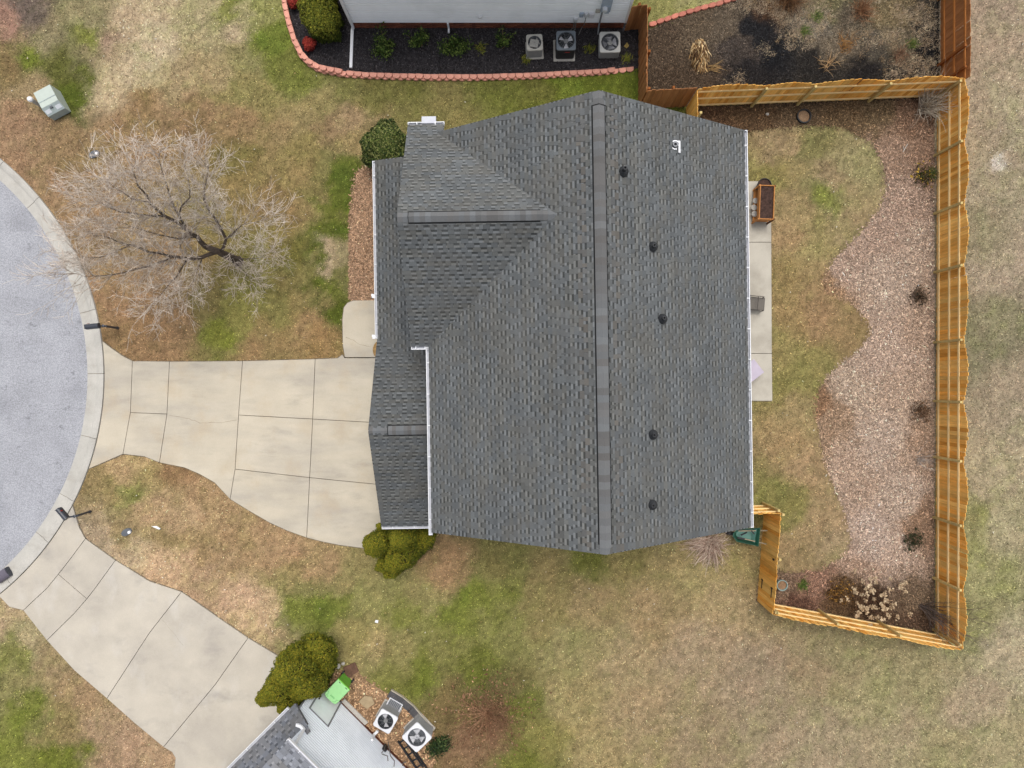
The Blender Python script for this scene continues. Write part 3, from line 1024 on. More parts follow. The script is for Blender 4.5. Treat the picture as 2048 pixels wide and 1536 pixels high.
roof_mb = MB()
sh = MB()
nR = ncour(XE - XR, ZR - ZE)
shingle_plane(sh, (XE, VB, ZE), (0, 1, 0), (-(XE - XR), 0, ZR - ZE), nR, lambda k: (0, VT - VB), pick=(nR - 3, nR - 4))
nL = ncour(XR - XL, ZR - ZE)
shingle_plane(sh, (XL, VT, ZE), (0, -1, 0), (XR - XL, 0, ZR - ZE), nL, lambda k: (0, VT - VB), pick=(nL - 3, nL - 4))


def cross_end(k, run, rise, z0):
    z = z0 + (k + .5) * EXPO * rise / math.hypot(run, rise)
    x = XR - (ZR - z) / ((ZR - ZE) / (XR - XL))
    if z0 == ZE and run > 3.5 and run < 3.575 and (k + .5) * EXPO * run / math.hypot(run, rise) < .36:
        return max(x + .14, -2.05)
    return x + .14


run, rise = V1 - VC, ZC - ZE
shingle_plane(sh, (1.9, V1, ZE), (-1, 0, 0), (0, -run, rise), ncour(run, rise), lambda k: (1.9 - cross_end(k, run, rise, ZE), 1.9 - XG), dim=1.06)  # upper gable slope: its stronger daylight is put into the shingle colour
run2 = VC - V0
shingle_plane(sh, (XG, V0, ZE), (1, 0, 0), (0, run2, rise), ncour(run2, rise), lambda k: (0, cross_end(k, run2, rise, ZE) - XG), dim=.98)  # lower gable slope: shingle colour darkened for the weaker light there
rung, riseg = VG - VGE, ZG - 2.6
sg = riseg / rung
DG = .90
shingle_plane(sh, (XGF, VGE, 2.6), (1, 0, 0), (0, rung, riseg), ncour(rung, riseg), lambda k: (0, -2.36 - XGF), dim=DG)
VGU = 1.75
zgu = ZG - sg * (VGU - VG)


def gar_span(k):
    z = zgu + (k + .5) * EXPO * sg / math.hypot(1, sg)
    xv = min(XP + (z - ZP) / SP + .12, -2.36)
    return (-2.36 - xv, -2.36 - XGF)


shingle_plane(sh, (-2.36, VGU, zgu), (-1, 0, 0), (0, -1, sg), ncour(VGU - VG, ZG - zgu), gar_span, dim=DG)


def porch_span(k):
    z = ZP + (k + .5) * EXPO * SP / math.hypot(1, SP)
    return (0, 8.12 - (VG + (ZG - z) / sg - .12))


shingle_plane(sh, (XP, 8.12, ZP), (0, -1, 0), (1, 0, SP), ncour(1.85, 1.85 * SP) + 1, porch_span, dim=DG)


def deck(mb, quad, t=.12):
    q = [Vector(p) for p in quad]
    n = (q[1] - q[0]).cross(q[3] - q[0]).normalized()
    a = [p - n * .012 for p in q]
    b = [p - n * t for p in q]
    mb.add(a + b, [(0, 1, 2, 3), (7, 6, 5, 4), (0, 4, 5, 1), (1, 5, 6, 2), (2, 6, 7, 3), (3, 7, 4, 0)])


deck(roof_mb, [(XE, VB + .02, ZE), (XE, VT - .02, ZE), (XR, VT - .02, ZR), (XR, VB + .02, ZR)])
deck(roof_mb, [(XL, VT - .02, ZE), (XL, VB + .02, ZE), (XR, VB + .02, ZR), (XR, VT - .02, ZR)])
deck(roof_mb, [(-2.30, V1, ZE), (XG + .02, V1, ZE), (XG + .02, VC, ZC), (-2.30, VC, ZC)])
deck(roof_mb, [(XG + .02, V0, ZE), (-2.0, V0, ZE), (-2.0, VC, ZC), (XG + .02, VC, ZC)])
deck(roof_mb, [(XGF + .02, VGE, 2.6), (-2.36, VGE, 2.6), (-2.36, VG, ZG), (XGF + .02, VG, ZG)])
deck(roof_mb, [(XGF + .9, 1.3, ZG - sg * (1.3 - VG)), (XGF + .02, 1.3, ZG - sg * (1.3 - VG)), (XGF + .02, VG, ZG), (-2.36, VG, ZG)])
deck(roof_mb, [(XP + .02, 8.10, ZP), (XP + .02, 1.72, ZP), (-2.95, 1.0, ZP + 1.85 * SP), (-2.95, 8.10, ZP + 1.85 * SP)])
roof = hpart('roof', roof_mb, M['rubber'])
o = mk('shingles', sh, M['shingle'], roof)
tag(o, kind='stuff')
# single shingles in the courses nearest the ridge
sizes = {}
for pos, u, s, nn, w in loose:
    key = min((.11, .14, .17, .2, .23), key=lambda t: abs(t - w))
    if key not in sizes:
        mb = MB()
        q = .012
        h = key / 2
        mb.add([(-h, .001, -.001), (h, .001, -.001), (h, EXPO + .004, -.01), (-h, EXPO + .004, -.01),
                (-h + .004, .002, q), (h - .004, .002, q), (h - .004, EXPO + .004, -.009 + q * .55), (-h + .004, EXPO + .004, -.009 + q * .55)],
               [(4, 5, 6, 7), (0, 1, 5, 4), (1, 2, 6, 5), (3, 0, 4, 7)])
        sizes[key] = mb.mesh('shingle', M['shingle_piece'])
    o = link('shingle', sizes[key], roof)
    o.matrix_local = Matrix(((u.x, s.x, nn.x, pos.x), (u.y, s.y, nn.y, pos.y), (u.z, s.z, nn.z, pos.z), (0, 0, 0, 1)))

# ridge caps and vents


def ridge(p, q, slope, half, v0, v1, step, lift=.045):
    """cap shingles from p to q; the raised vent runs between distances v0 and v1"""
    p, q = Vector(p), Vector(q)
    d = (q - p).normalized()
    L = (q - p).length
    side = Vector((-d.y, d.x, 0))
    meshes = {}
    t = 0
    while t < L - .02:
        ln = min(step, L - t)
        up = lift if v0 <= t < v1 else .016
        key = round(ln, 3)
        if key not in meshes:
            mb = MB()
            h, e = half, .008
            mb.add([(0, -h, -h * slope + .004), (0, 0, .012), (0, h, -h * slope + .004), (ln + .02, -h, -h * slope - .004), (ln + .02, 0, .002), (ln + .02, h, -h * slope - .004),
                    (0, -h, -h * slope - .012), (0, 0, -.006), (0, h, -h * slope - .012), (ln + .02, -h, -h * slope - .016), (ln + .02, h, -h * slope - .016)],
                   [(0, 3, 4, 1), (1, 4, 5, 2), (6, 7, 1, 0), (7, 8, 2, 1), (6, 0, 3, 9) if False else (0, 6, 9, 3), (8, 2, 5, 10)])
            meshes[key] = mb.mesh('ridge_shingle', M['ridge'])
        o = link('ridge_shingle', meshes[key], roof)
        pos = p + d * t
        o.matrix_local = Matrix(((d.x, side.x, 0, pos.x), (d.y, side.y, 0, pos.y), (0, 0, 1, pos.z + up), (0, 0, 0, 1)))
        t += step
    mb = MB()
    h = half + .036
    a, b = p + d * v0, p + d * v1
    vs = []
    for c in (a, b):
        for k, dz in ((-h, -h * slope + .025), (0, .035), (h, -h * slope + .025), (h, -h * slope - .02), (-h, -h * slope - .02)):
            vs.append(c + side * k + Vector((0, 0, dz)))
    mb.add(vs, [(0, 5, 6, 1), (1, 6, 7, 2), (2, 7, 8, 3), (4, 9, 5, 0), (0, 1, 2, 3, 4), (9, 8, 7, 6, 5)])
    mk('ridge_vent', mb, M['black'], roof)


ridge((XR, VT - .02, ZR), (XR, VB + .02, ZR), .65, .162, .36, VT - VB - .28, .2)
ridge((XG + .02, VC, ZC), (1.40, VC, ZC), .72, .145, .30, 4.10, .16)
ridge((XGF + .02, VG, ZG), (-2.42, VG, ZG), .58, .150, .62, 2.3, .13)


# gutters


def gutter(p, q, out, brackets=.95, parent=roof):
    p, q, out = Vector(p), Vector(q), Vector(out)
    d = (q - p).normalized()
    L = (q - p).length
    mb = MB()
    up = Vector((0, 0, 1))
    w, h, t = .12, .10, .022
    mid = (p + q) / 2
    mb.obox(mid + out * (w - t / 2) - up * (h / 2 - .012), d, out, up, (L, t, h))
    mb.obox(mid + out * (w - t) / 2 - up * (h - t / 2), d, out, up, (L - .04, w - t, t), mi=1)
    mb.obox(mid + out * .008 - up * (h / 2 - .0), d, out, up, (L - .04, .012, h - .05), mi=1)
    for e in (p + d * .01, q - d * .01):
        mb.obox(e + out * (w / 2) - up * (h / 2 - .014), d, out, up, (.02, w, h))
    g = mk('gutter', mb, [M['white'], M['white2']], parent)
    n = max(1, int(L / brackets))
    b = MB()
    b.obox((0, 0, 0), (1, 0, 0), (0, 1, 0), (0, 0, 1), (.03, w - .01, .012))
    bm_ = b.mesh('gutter_bracket', M['white'])
    for i in range(n):
        o = link('gutter_bracket', bm_, g)
        c = p + d * (L * (i + .5) / n) + out * (w / 2) + up * .016
        o.matrix_local = Matrix(((d.x, out.x, 0, c.x), (d.y, out.y, 0, c.y), (0, 0, 1, c.z), (0, 0, 0, 1)))
    return g


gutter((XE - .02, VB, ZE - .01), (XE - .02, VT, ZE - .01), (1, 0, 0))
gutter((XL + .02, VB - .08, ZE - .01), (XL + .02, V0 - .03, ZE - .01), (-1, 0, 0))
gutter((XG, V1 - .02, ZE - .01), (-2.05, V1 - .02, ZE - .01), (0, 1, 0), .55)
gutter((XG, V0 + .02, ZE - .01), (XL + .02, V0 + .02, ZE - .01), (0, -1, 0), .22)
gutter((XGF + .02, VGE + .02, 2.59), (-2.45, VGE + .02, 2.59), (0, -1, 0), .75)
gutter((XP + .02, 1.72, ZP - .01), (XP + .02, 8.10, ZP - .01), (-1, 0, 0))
# boxed outlet over the short top gutter, and the little white elbows by the porch eave
mb = MB(); mb.box((-2.55, V1 + .16, ZE - .04), (.46, .22, .10)); mb.box((-2.55, V1 + .18, ZE - 2.8), (.10, .08, 5.4))
hpart('downspout', mb, M['white2'])
for vy in (3.25, 1.78):
    mb = MB()
    mb.box((XP - .14, vy, ZP - .12), (.14, .13, .10)); mb.box((XP - .19, vy + .04, ZP - .16), (.08, .08, .14))
    mb.box((XP - .19, vy + .04, 1.35), (.08, .06, 2.7))
    hpart('downspout', mb, M['white'])

# walls
mb = MB()
pz = [(-2.35, 0), (7.32, 0), (7.32, 5.52), (XR, 8.62), (-2.35, 5.52)]
mb.add([(x, -4.55, z) for x, z in pz] + [(x, 7.86, z) for x, z in pz], [(0, 1, 2, 3, 4), (9, 8, 7, 6, 5)] + [(i, 5 + i, 5 + (i + 1) % 5, (i + 1) % 5)[::-1] for i in range(5)])
hpart('wall', mb, M['wallpaint'])
mb = MB()
pz = [(1.55, 0), (8.12, 0), (8.12, 5.5), (VC, 7.85), (1.55, 5.5)]
mb.add([(-2.95, v, z) for v, z in pz] + [(-1.2, v, z) for v, z in pz], [(4, 3, 2, 1, 0), (5, 6, 7, 8, 9)] + [(i, (i + 1) % 5, 5 + (i + 1) % 5, 5 + i) for i in range(5)])
hpart('wall', mb, M['wallpaint'])
mb = MB()
pz = [(-4.8, 0), (1.25, 0), (1.25, 2.95), (VG, 4.5), (-4.8, 2.62)]
mb.add([(-4.5, v, z) for v, z in pz] + [(-2.355, v, z) for v, z in pz], [(4, 3, 2, 1, 0), (5, 6, 7, 8, 9)] + [(i, (i + 1) % 5, 5 + (i + 1) % 5, 5 + i) for i in range(5)])
hpart('wall', mb, M['wallpaint'])
mb = MB()
for (xa, ya, xb, yb, ox, oy, za, zb) in ((-2.35, -4.55, 7.32, -4.55, 0, -1, .3, 5.45), (7.32, -4.55, 7.32, 7.86, 1, 0, .3, 5.3), (7.32, 7.86, -2.3, 7.86, 0, 1, .3, 5.45), (-2.95, 8.12, -2.95, 1.55, -1, 0, 3.75, 5.45),
                                      (-1.2, 8.12, -2.95, 8.12, 0, 1, .3, 5.3), (-4.5, -4.8, -2.36, -4.8, 0, -1, .3, 2.5), (-4.5, .75, -4.5, -4.8, -1, 0, 2.25, 2.6), (-2.35, 1.5, -2.35, -4.55, -1, 0, 4.6, 5.3)):
    z = za
    while z < zb - .02:
        z2 = min(z + .115, zb)
        mb.add([(xa + ox * .018, ya + oy * .018, z), (xb + ox * .018, yb + oy * .018, z), (xb + ox * .004, yb + oy * .004, z2), (xa + ox * .004, ya + oy * .004, z2), (xa, ya, z), (xb, yb, z)], [(0, 1, 2, 3), (4, 5, 1, 0)])
        z = z2
tag(hpart('siding', mb, M['wallpaint']), kind='stuff')
mb = MB(); mb.box((-4.515, -1.75, 1.1), (.05, 4.9, 2.2))
gd = hpart('garage_door', mb, M['door'])
pm = MB(); pm.box((0, 0, 0), (.02, 1.05, .42))
pme = pm.mesh('door_panel', M['door'])
for r_ in range(4):
    for c_ in range(4):
        o = link('door_panel', pme, gd)
        o.location = (-4.548, -1.75 + (c_ - 1.5) * 1.2, .3 + r_ * .53)
for vy in (7.8, 5.8, 2.1):
    mb = MB(); mb.box((-4.55, vy, 1.35), (.14, .14, 2.7)); mb.box((-4.55, vy, .12), (.22, .22, .14)); mb.box((-4.55, vy, 2.62), (.2, .2, .12))
    hpart('porch_post', mb, M['white'])
mb = MB(); mb.box((-3.75, 4.7, .07), (1.58, 6.6, .14))
hpart('porch_floor', mb, M['concrete'])
for (x, y, z, sx, sy, sz) in ((-2.965, 5.9, 1.5, .05, 1.6, 1.5), (-2.965, 4.8, 4.4, .05, 1.8, 1.4), (7.335, 5.5, 4.2, .05, 1.2, 1.4), (7.335, 1.5, 4.2, .05, 1.2, 1.4), (7.335, 5.5, 1.5, .05, 1.2, 1.4)):
    mb = MB(); mb.box((x, y, z), (sx, sy + .16, sz + .16))
    f_ = hpart('window', mb, M['white'])
    mb = MB(); mb.box((x + math.copysign(.02, x), y, z), (.03, sy, sz))
    mk('pane', mb, M['dark_glass'], f_)
mb = MB(); mb.box((-2.965, 3.4, 1.1), (.06, .95, 2.05))
hpart('door', mb, M['door'])

# plumbing vents on the back slope
SR = (ZR - ZE) / (XE - XR)


def on_back(px, py):
    dx, dy = px - 1024, py - 768
    a = (dx - PHI * dy) * K
    X = a * (H - ZR - SR * XR) / H / (1 - a * SR / H)
    z = ZR - SR * (X - XR)
    V = -(dx * PHI + dy) * K * (1 - z / H)
    return X, V, z


for (px, py, hgt) in ((1246, 344, .40), (1305, 494, .30), (1324, 638, .34), (1305, 869, .30), (1304, 1009, .22)):
    X, V, z = on_back(px, py)
    mb = MB()
    mb.lathe([(.055, -.3), (.055, hgt), (.030, hgt), (.030, hgt - .12), (.0, hgt - .12)], 16, (X, V, z))
    vp = hpart('vent_pipe', mb, M['rubber'], smooth=False)
    mb = MB()
    mb.lathe([(.15, -.05), (.15, .06), (.125, .10), (.085, .15), (.06, .17), (.055, .17)], 18, (X, V, z))
    mk('flange', mb, M['rubber'], vp)
    mb = MB(); mb.disc((X, V, z + hgt - .06), .0298, 14)
    mk('opening', mb, M['black'], vp)
X, V, z = on_back(1352, 293)
mb = MB()
mb.lathe([(.075, -.3), (.075, .16), (.045, .16), (.045, .05), (0, .05)], 18, (X - .05, V + .02, z))
vp = hpart('vent_pipe', mb, M['grey'])
mb = MB()
mb.obox((X + .09, V - .02, z + .03), Vector((1, 0, -SR)).normalized(), (0, 1, 0), Vector((SR, 0, 1)).normalized(), (.07, .36, .03))
for a in range(-60, 200, 20):
    t0, t1 = math.radians(a + 90), math.radians(a + 110)
    p0 = (X - .04 + .125 * math.cos(t0), V + .02 + .125 * math.sin(t0), z + .05)
    p1 = (X - .04 + .125 * math.cos(t1), V + .02 + .125 * math.sin(t1), z + .05)
    mb.bar(p0, p1, .035, .08)
mk('flange', mb, M['white'], vp)

# ------------------------------------------------------------------ house behind the block wall (top of the picture)
nb = thing('house', 'house with pale grey lap siding over a low brick base at the top edge', 'house', (-.9, 16.5, 0))
YN = 14.26
X0, X1 = -6.33, 4.44
mb = MB(); mb.box((0, (YN + .03 + 22) / 2 - 16.5, 2.75), (X1 - X0 - .06, 22 - YN - .06, 5.5))
mk('wall', mb, M['mortar'], nb)
mb = MB()
z = .44
while z < 5.45:
    z2 = min(z + .125, 5.5)
    for (xa, ya, xb, yb) in ((X0, YN - .012, X1, YN - .012),):
        vs = []
        for dy, zz in ((.02, z), (-.022, z), (-.020, z + (z2 - z) * .62), (.006, z + (z2 - z) * .72), (.010, z2)):
            vs += [(xa + .9, ya - 16.5 + dy, zz), (xb + .9, ya - 16.5 + dy, zz)]
        mb.add(vs, [(2 * i, 2 * i + 1, 2 * i + 3, 2 * i + 2) for i in range(4)])
    z = z2
o = mk('siding', mb, M['siding'], nb)
tag(o, kind='stuff')
bm_ = MB(); bm_.box((0, 0, 0), (.195, .06, .062))
bme = bm_.mesh('brick', M['brick'])
for r_ in range(5):
    for i in range(51):
        x = X0 + .11 + i * .2108 + (.1 if r_ % 2 else 0)
        if x > X1 - .05:
            continue
        o = link('brick', bme, nb)
        o.location = (x + .9, YN - .005 - 16.5, .062 + r_ * .077)
mb = MB(); mb.box((X0 + .9 - .02, YN - 16.5, 2.97), (.10, .10, 5.05)); mb.box((X1 + .9 + .02, YN - 16.5, 2.97), (.10, .10, 5.05))
mk('corner_trim', mb, M['white'], nb)
mb = MB()
mb.box((X0 + .9 + .02, YN - 16.5 - .09, 2.85), (.09, .07, 5.3))
mb.bar((X0 + .9 + .02, YN - 16.5 - .10, .22), (W(706, 62).x + .9, W(706, 62).y - 16.5, .12), .10, .08)
mb.bar((W(706, 62).x + .9, W(706, 62).y - 16.5, .11), (W(703, 138).x + .9, W(703, 138).y - 16.5, .10), .11, .09)
mk('downspout', mb, M['white'], nb)
mb = MB(); mb.box((W(898, 0).x + .9, YN - 16.5 - .10, .30), (.07, .06, .5)); mb.box((W(898, 0).x + .9, YN - 16.5 - .18, .12), (.07, .2, .06))
mk('drain_pipe', mb, M['white'], nb)
def onwall(px, py, d=0.0):
    """point on the siding seen at px,py (offset d in front of the wall)"""
    Yw = YN - d
    f = Yw / (768 - py)
    return ((px - 1024) * f + .9, Yw - 16.5, H * (1 - f / K))
x, y, z = onwall(960, 33, .04)
mb = MB(); mb.box((x, y, z), (.16, .08, .16)); mb.box((x, y - .05, z), (.09, .05, .09))
mk('wall_vent', mb, M['white'], nb)
x, y, z = onwall(1212, 14, .08)
mb = MB(); mb.box((x, y, z + .3), (.36, .16, 1.05)); mb.box((x + .06, y - .085, z - .05), (.16, .02, .5))
em = mk('electric_meter', mb, M['meter_grey'], nb)
mb = MB(); mb.tube([(x - .05, y - .06, z + .1), (x - .05, y - .22, z + .1)], [.10, .09], 16)
mk('meter_glass', mb, M['sticker'], em)
mb = MB(); mb.tube([(x - .1, y - .02, z - .2), (x - .1, y - .02, .35), (x - .1, y - .2, .03)], .035, 8)
mk('conduit', mb, M['grey'], em)
for (px, py, w, h, m) in ((1163, 29, .15, .26, 'meter_grey'), (1172, 29, .13, .26, 'sticker'), (1183, 30, .2, .32, 'ac_white'), (1196, 21, .17, .2, 'ac_beige'), (1151, 39, .15, .22, 'sticker')):
    x, y, z = onwall(px, py, .05)
    mb = MB(); mb.box((x, y, z), (w, .10, h)); mb.box((x, y - .055, z), (w * .8, .012, h * .8))
    mk('utility_box', mb, M[m], nb)
mb = MB()
for (a, b, c) in (((1149, 44), (1144, 56), (1140, 64)), ((1152, 44), (1149, 58), (1147, 66)), ((1172, 34), (1166, 50), (1157, 70))):
    p = Vector(onwall(*a, .06))
    q = W(*b, .15) - Vector((-.9, 16.5, 0))
    r = W(*c, .12) - Vector((-.9, 16.5, 0))
    mb.tube([p, (p + q) / 2 + Vector((0, -.1, -.1)), q, r], .016, 6)
mk('cable', mb, M['cable'], nb)
mb = MB()
deck(mb, [(X0 - .4 + .9, 13.95 - 16.5, 5.45), (X1 + .4 + .9, 13.95 - 16.5, 5.45), (X1 + .4 + .9, 18.5 - 16.5, 7.7), (X0 - .4 + .9, 18.5 - 16.5, 7.7)])
mk('roof', mb, M['shingle_piece'], nb)

# ------------------------------------------------------------------ white house at the bottom edge (turned 45 degrees)
n2 = thing('house', 'white sided house with dark grey shingles cut off by the bottom edge', 'house', (0, 0, 0), math.radians(-45))
VW = -13.79
n2.location = ((8 + -18) / math.sqrt(2), (-8 - 18) / math.sqrt(2), 0)    # local x = u, y = v


def L2(u, v, z):
    return (u - 8, v + 18, z)


mb = MB()
pz = [(2.9, 0), (3.36, 0), (3.36, 3.25), (2.9, 3.0)]
mb.add([L2(u, VW - .03, z) for u, z in pz] + [L2(u, -26, z) for u, z in pz], [(0, 1, 2, 3), (7, 6, 5, 4), (0, 3, 7, 4)])
mb.add([L2(3.352, VW - .03, 0), L2(15, VW - .03, 0), L2(15, VW - .03, 5.04), L2(3.352, VW - .03, 5.04), L2(3.352, -26, 0), L2(15, -26, 0), L2(15, -26, 5.04), L2(3.352, -26, 5.04)],
       [(0, 1, 2, 3), (4, 7, 6, 5), (0, 3, 7, 4), (1, 5, 6, 2)])
mk('wall', mb, M['siding2'], n2)
mb = MB()
z = .19
while z < 4.95:
    z2 = z + .13
    ua = 2.9 if z2 < 3.05 else 3.36
    for (u0_, u1_) in ((ua, 3.16), (4.17, 15)) if z2 < 2.1 else ((ua, 15),):
        if u1_ - u0_ < .02:
            continue
        vs = []
        for dv, zz in ((-.02, z), (.014, z), (.013, z + (z2 - z) * .66), (.0, z + (z2 - z) * .74), (-.002, z2)):
            vs += [L2(u0_, VW + dv, zz), L2(u1_, VW + dv, zz)]
        mb.add(vs, [(2 * i, 2 * i + 1, 2 * i + 3, 2 * i + 2) for i in range(4)])
    z = z2
tag(mk('siding', mb, M['siding2'], n2), kind='stuff')
mb = MB(); mb.box(L2(3.665, VW - .005, 1.06), (.90, .03, 2.04))
dr = mk('door', mb, M['door'], n2)
mb = MB()
mb.box(L2(3.185, VW + .012, 1.06), (.06, .03, 2.10)); mb.box(L2(4.145, VW + .012, 1.06), (.06, .03, 2.10)); mb.box(L2(3.665, VW + .012, 2.13), (1.02, .03, .06))
mk('door_frame', mb, M['grey'], dr)
mb = MB(); mb.lathe([(.0, .0), (.035, .0), (.03, .05), (0, .06)], 10, L2(3.30, VW + .04, 1.0)); mb.lathe([(.0, .0), (.03, .0), (.025, .04), (0, .045)], 10, L2(3.30, VW + .04, 1.17))
mk('handle', mb, M['black'], dr)
mb = MB(); mb.box(L2(9.3, VW - .004, .09), (11.4, .04, .18))
mk('brick_base', mb, M['brick'], n2)
sh2 = MB()
shingle_plane(sh2, L2(2.60, VW + .20, 2.95), (0, -1, 0), (1, 0, .55), 7, lambda k: (0, 11), dim=1.0, expo=.165, wid=(.14, .30), gapw=(.05, .16), low=np.array(A(140, 143, 150)), mid=np.array(A(120, 123, 130)), dark=np.array(A(92, 95, 102)))
shingle_plane(sh2, L2(12, VW + .22, 5.02), (-1, 0, 0), (0, -1, .5), 40, lambda k: (0, 12 - 3.05), dim=1.0, expo=.165, wid=(.14, .30), gapw=(.05, .16), low=np.array(A(158, 161, 168)), mid=np.array(A(136, 139, 146)), dark=np.array(A(102, 105, 112)))
rf2 = MB()
deck(rf2, [L2(2.60, -13.6, 2.95), L2(2.60, -25, 2.95)][::1] + [L2(3.36, -25, 3.37), L2(3.36, -13.6, 3.37)])
deck(rf2, [L2(3.07, -13.58, 5.02), L2(3.07, -19, 7.7), L2(12, -19, 7.7), L2(12, -13.58, 5.02)])
r2 = mk('roof', rf2, M['edging'], n2)
tag(mk('shingles', sh2, M['shingle'], r2), kind='stuff')
gutter(L2(2.62, -25, 2.94), L2(2.62, -13.9, 2.94), (-1, 0, 0), 1.3, r2)
gutter(L2(3.05, VW + .20, 5.0), L2(12, VW + .20, 5.0), (0, 1, 0), 1.1, r2)
mb = MB()
mb.bar(L2(3.42, VW + .07, 5.0), L2(3.40, VW + .07, 3.5), .10, .08)
mb.bar(L2(3.40, VW + .07, 3.52), L2(3.25, VW + .02, 3.42), .10, .08)
mb.bar(L2(3.25, VW + .02, 3.43), L2(3.12, VW - .08, 3.36), .10, .08)
mk('downspout', mb, M['white'], n2)
mb = MB(); mb.box(L2(5.98, VW + .06, .35), (.09, .09, .5)); mb.box(L2(5.98, VW + .14, .16), (.10, .26, .09))
mk('downspout', mb, M['white'], n2)
mb = MB()
for (pts) in ([(772, 1488, .1), (768, 1500, .8), (763, 1506, 1.2)], [(776, 1484, .1), (781, 1512, .6), (789, 1522, .7), (788, 1533, .9)], [(764, 1508, 1.3), (775, 1512, 1.0), (776, 1522, 1.0)], [(800, 1536, .3), (806, 1526, .1), (812, 1524, .06)]):
    pp = []
    for a, b_, z in pts:
        w_ = W(a, b_, z)
        pp.append(Vector(L2((w_.x - w_.y) / math.sqrt(2), max((w_.x + w_.y) / math.sqrt(2), VW + .05), z)))
    mb.tube(pp, .018, 6)
mk('cable', mb, M['cable'], n2)
mb = MB(); w_ = W(771, 1494, .3); mb.box(L2((w_.x - w_.y) / math.sqrt(2), VW + .08, .35), (.18, .1, .3))
mk('utility_box', mb, M['black_pl'], n2)
# ------------------------------------------------------------------ fences


def picket_mesh(name, m, w=.140, t=.018, ear=.035):
    mb = MB()
    e = .018
    prof_ = [(-w / 2, 0), (w / 2, 0), (w / 2, 1 - e), (w / 2 - ear, 1), (-w / 2 + ear, 1), (-w / 2, 1 - e)]
    mb.add([(x, -t / 2, z) for x, z in prof_] + [(x, t / 2, z) for x, z in prof_],
           [(0, 1, 2, 3, 4, 5), (11, 10, 9, 8, 7, 6)] + [(i, 6 + i, 6 + (i + 1) % 6, (i + 1) % 6) for i in range(6)])
    return mb.mesh(name, m)


PK = {'gold': picket_mesh('picket', M['picket']), 'brown': picket_mesh('picket', M['picket_dk'], ear=.004)}


def fence(label, A_, B_, posts, inside, kind='gold', arch=True, h0=1.70, h1=.28, rails=(.22, .88, 1.50), group='wooden fence runs', post_h=1.72):
    """A_, B_: ends of the picket line (world xy); posts: distances along it; inside: +1 if rails are left of A->B"""
    A_, B_ = Vector((*A_, 0)), Vector((*B_, 0))
    d = (B_ - A_)
    L = d.length
    d.normalize()
    ang = math.atan2(d.y, d.x)
    f = thing('fence', label, 'fence', A_, ang, group)
    sgn = inside
    R = random.Random(int(L * 100))
    bays = sorted(set([0.0] + [p for p in posts if 0 < p < L] + [L]))
    pitch = .150
    n = int(L / pitch)
    for i in range(n):
        x = (i + .5) * L / n
        for b0, b1 in zip(bays[:-1], bays[1:]):
            if b0 <= x <= b1:
                break
        t = (x - b0) / max(b1 - b0, .1)
        span = min(1.0, (b1 - b0) / 2.4)
        h = h0 + (h1 * span * math.sin(math.pi * t) if arch else 0) + R.uniform(-.012, .012)
        o = link('picket', PK[kind], f)
        o.location = (x, -sgn * .012 + (.007 if i % 2 else -.007) + R.uniform(-.003, .003), .03)
        o.rotation_euler = (R.uniform(-.008, .008), R.uniform(-.008, .008), 0)
        o.scale = (L / n / .140 * R.uniform(1.0, 1.035), 1, h)
    rm = {'gold': 'rail', 'brown': 'rail_dk'}[kind]
    for z in rails:
        for b0, b1 in zip(bays[:-1], bays[1:]):
            mb = MB()
            mb.box(((b0 + b1) / 2, sgn * .022, z + R.uniform(-.015, .015)), (b1 - b0 - .006, .040, .088))
            mk('rail', mb, M[rm], f)
    for p in posts:
        mb = MB()
        mb.box((0, 0, (post_h + .05) / 2), (.088, .088, post_h + .05))
        o = mk('post', mb, M['post' if kind == 'gold' else 'post_dk'], f)
        o.location = (min(max(p, .05), L - .05), sgn * .091, 0)
    return f


def along(A_, B_, pts):
    A_, B_ = Vector(A_), Vector(B_)
    d = (B_ - A_).normalized()
    return [(Vector(p) - A_).dot(d) for p in pts]


a, b = W2(1374, 214), W2(1872, 194)
fence('golden scalloped picket fence with rails between the back bed and the fenced garden', a, b, along(a, b, PX([(1502, 212), (1594, 207), (1735, 198), (1866, 194)])), -1)
a, b = W2(1873, 194), W2(1870, 1266)
fence('longest golden scalloped picket fence beside the wood chip bed', a, b,
      along(a, b, PX([(1868, 312), (1868, 428), (1868, 545), (1868, 685), (1868, 802), (1866, 913), (1866, 1034), (1866, 1155), (1866, 1258)])), -1)
a, b = W2(1516, 1201), W2(1868, 1267)
fence('golden picket fence behind the pale dried hydrangea', a, b, along(a, b, PX([(1522, 1200), (1635, 1223), (1753, 1245)])), 1, h1=.22)
a, b = W2(1529, 1010), W2(1515, 1201)
gate = fence('golden gate and fence with black hinges beside the green wheelbarrow', a, b, [.06, 1.75, 3.75], 1, h1=.12)
a, b = W2(1470, 1012), W2(1529, 1010)
fence('short golden fence joining the back corner of the house to the gate', a, b, [1.1], 1, arch=False)
a, b = W2(1373, 216), W2(1374, 262)
fence('short golden fence running from the brown fence under the roof edge', a, b, [.85], 1, arch=False)
for (x, z, w, h) in ((1.85, 1.42, .05, .16), (3.05, .42, .34, .05), (3.1, 1.45, .36, .05)):
    mb = MB(); mb.box((x, -.03, z), (w, .02, h)); mb.box((x - w / 2, -.032, z), (.05, .03, .14))
    mk('hinge', mb, M['black'], gate)
a, b = W2(1278, 58), W2(1277, 217)
fence('smooth brown stained fence at the right end of the block wall', a, b, [.1, 1.7, 3.1], 1, 'brown', arch=False, h0=1.80, rails=(.3, .95, 1.6))
a, b = W2(1278, 218), W2(1371, 213)
fence('brown stained fence just above the main roof peak', a, b, [1.0], 1, 'brown', arch=False, h0=1.80, rails=(.3, .95, 1.6))
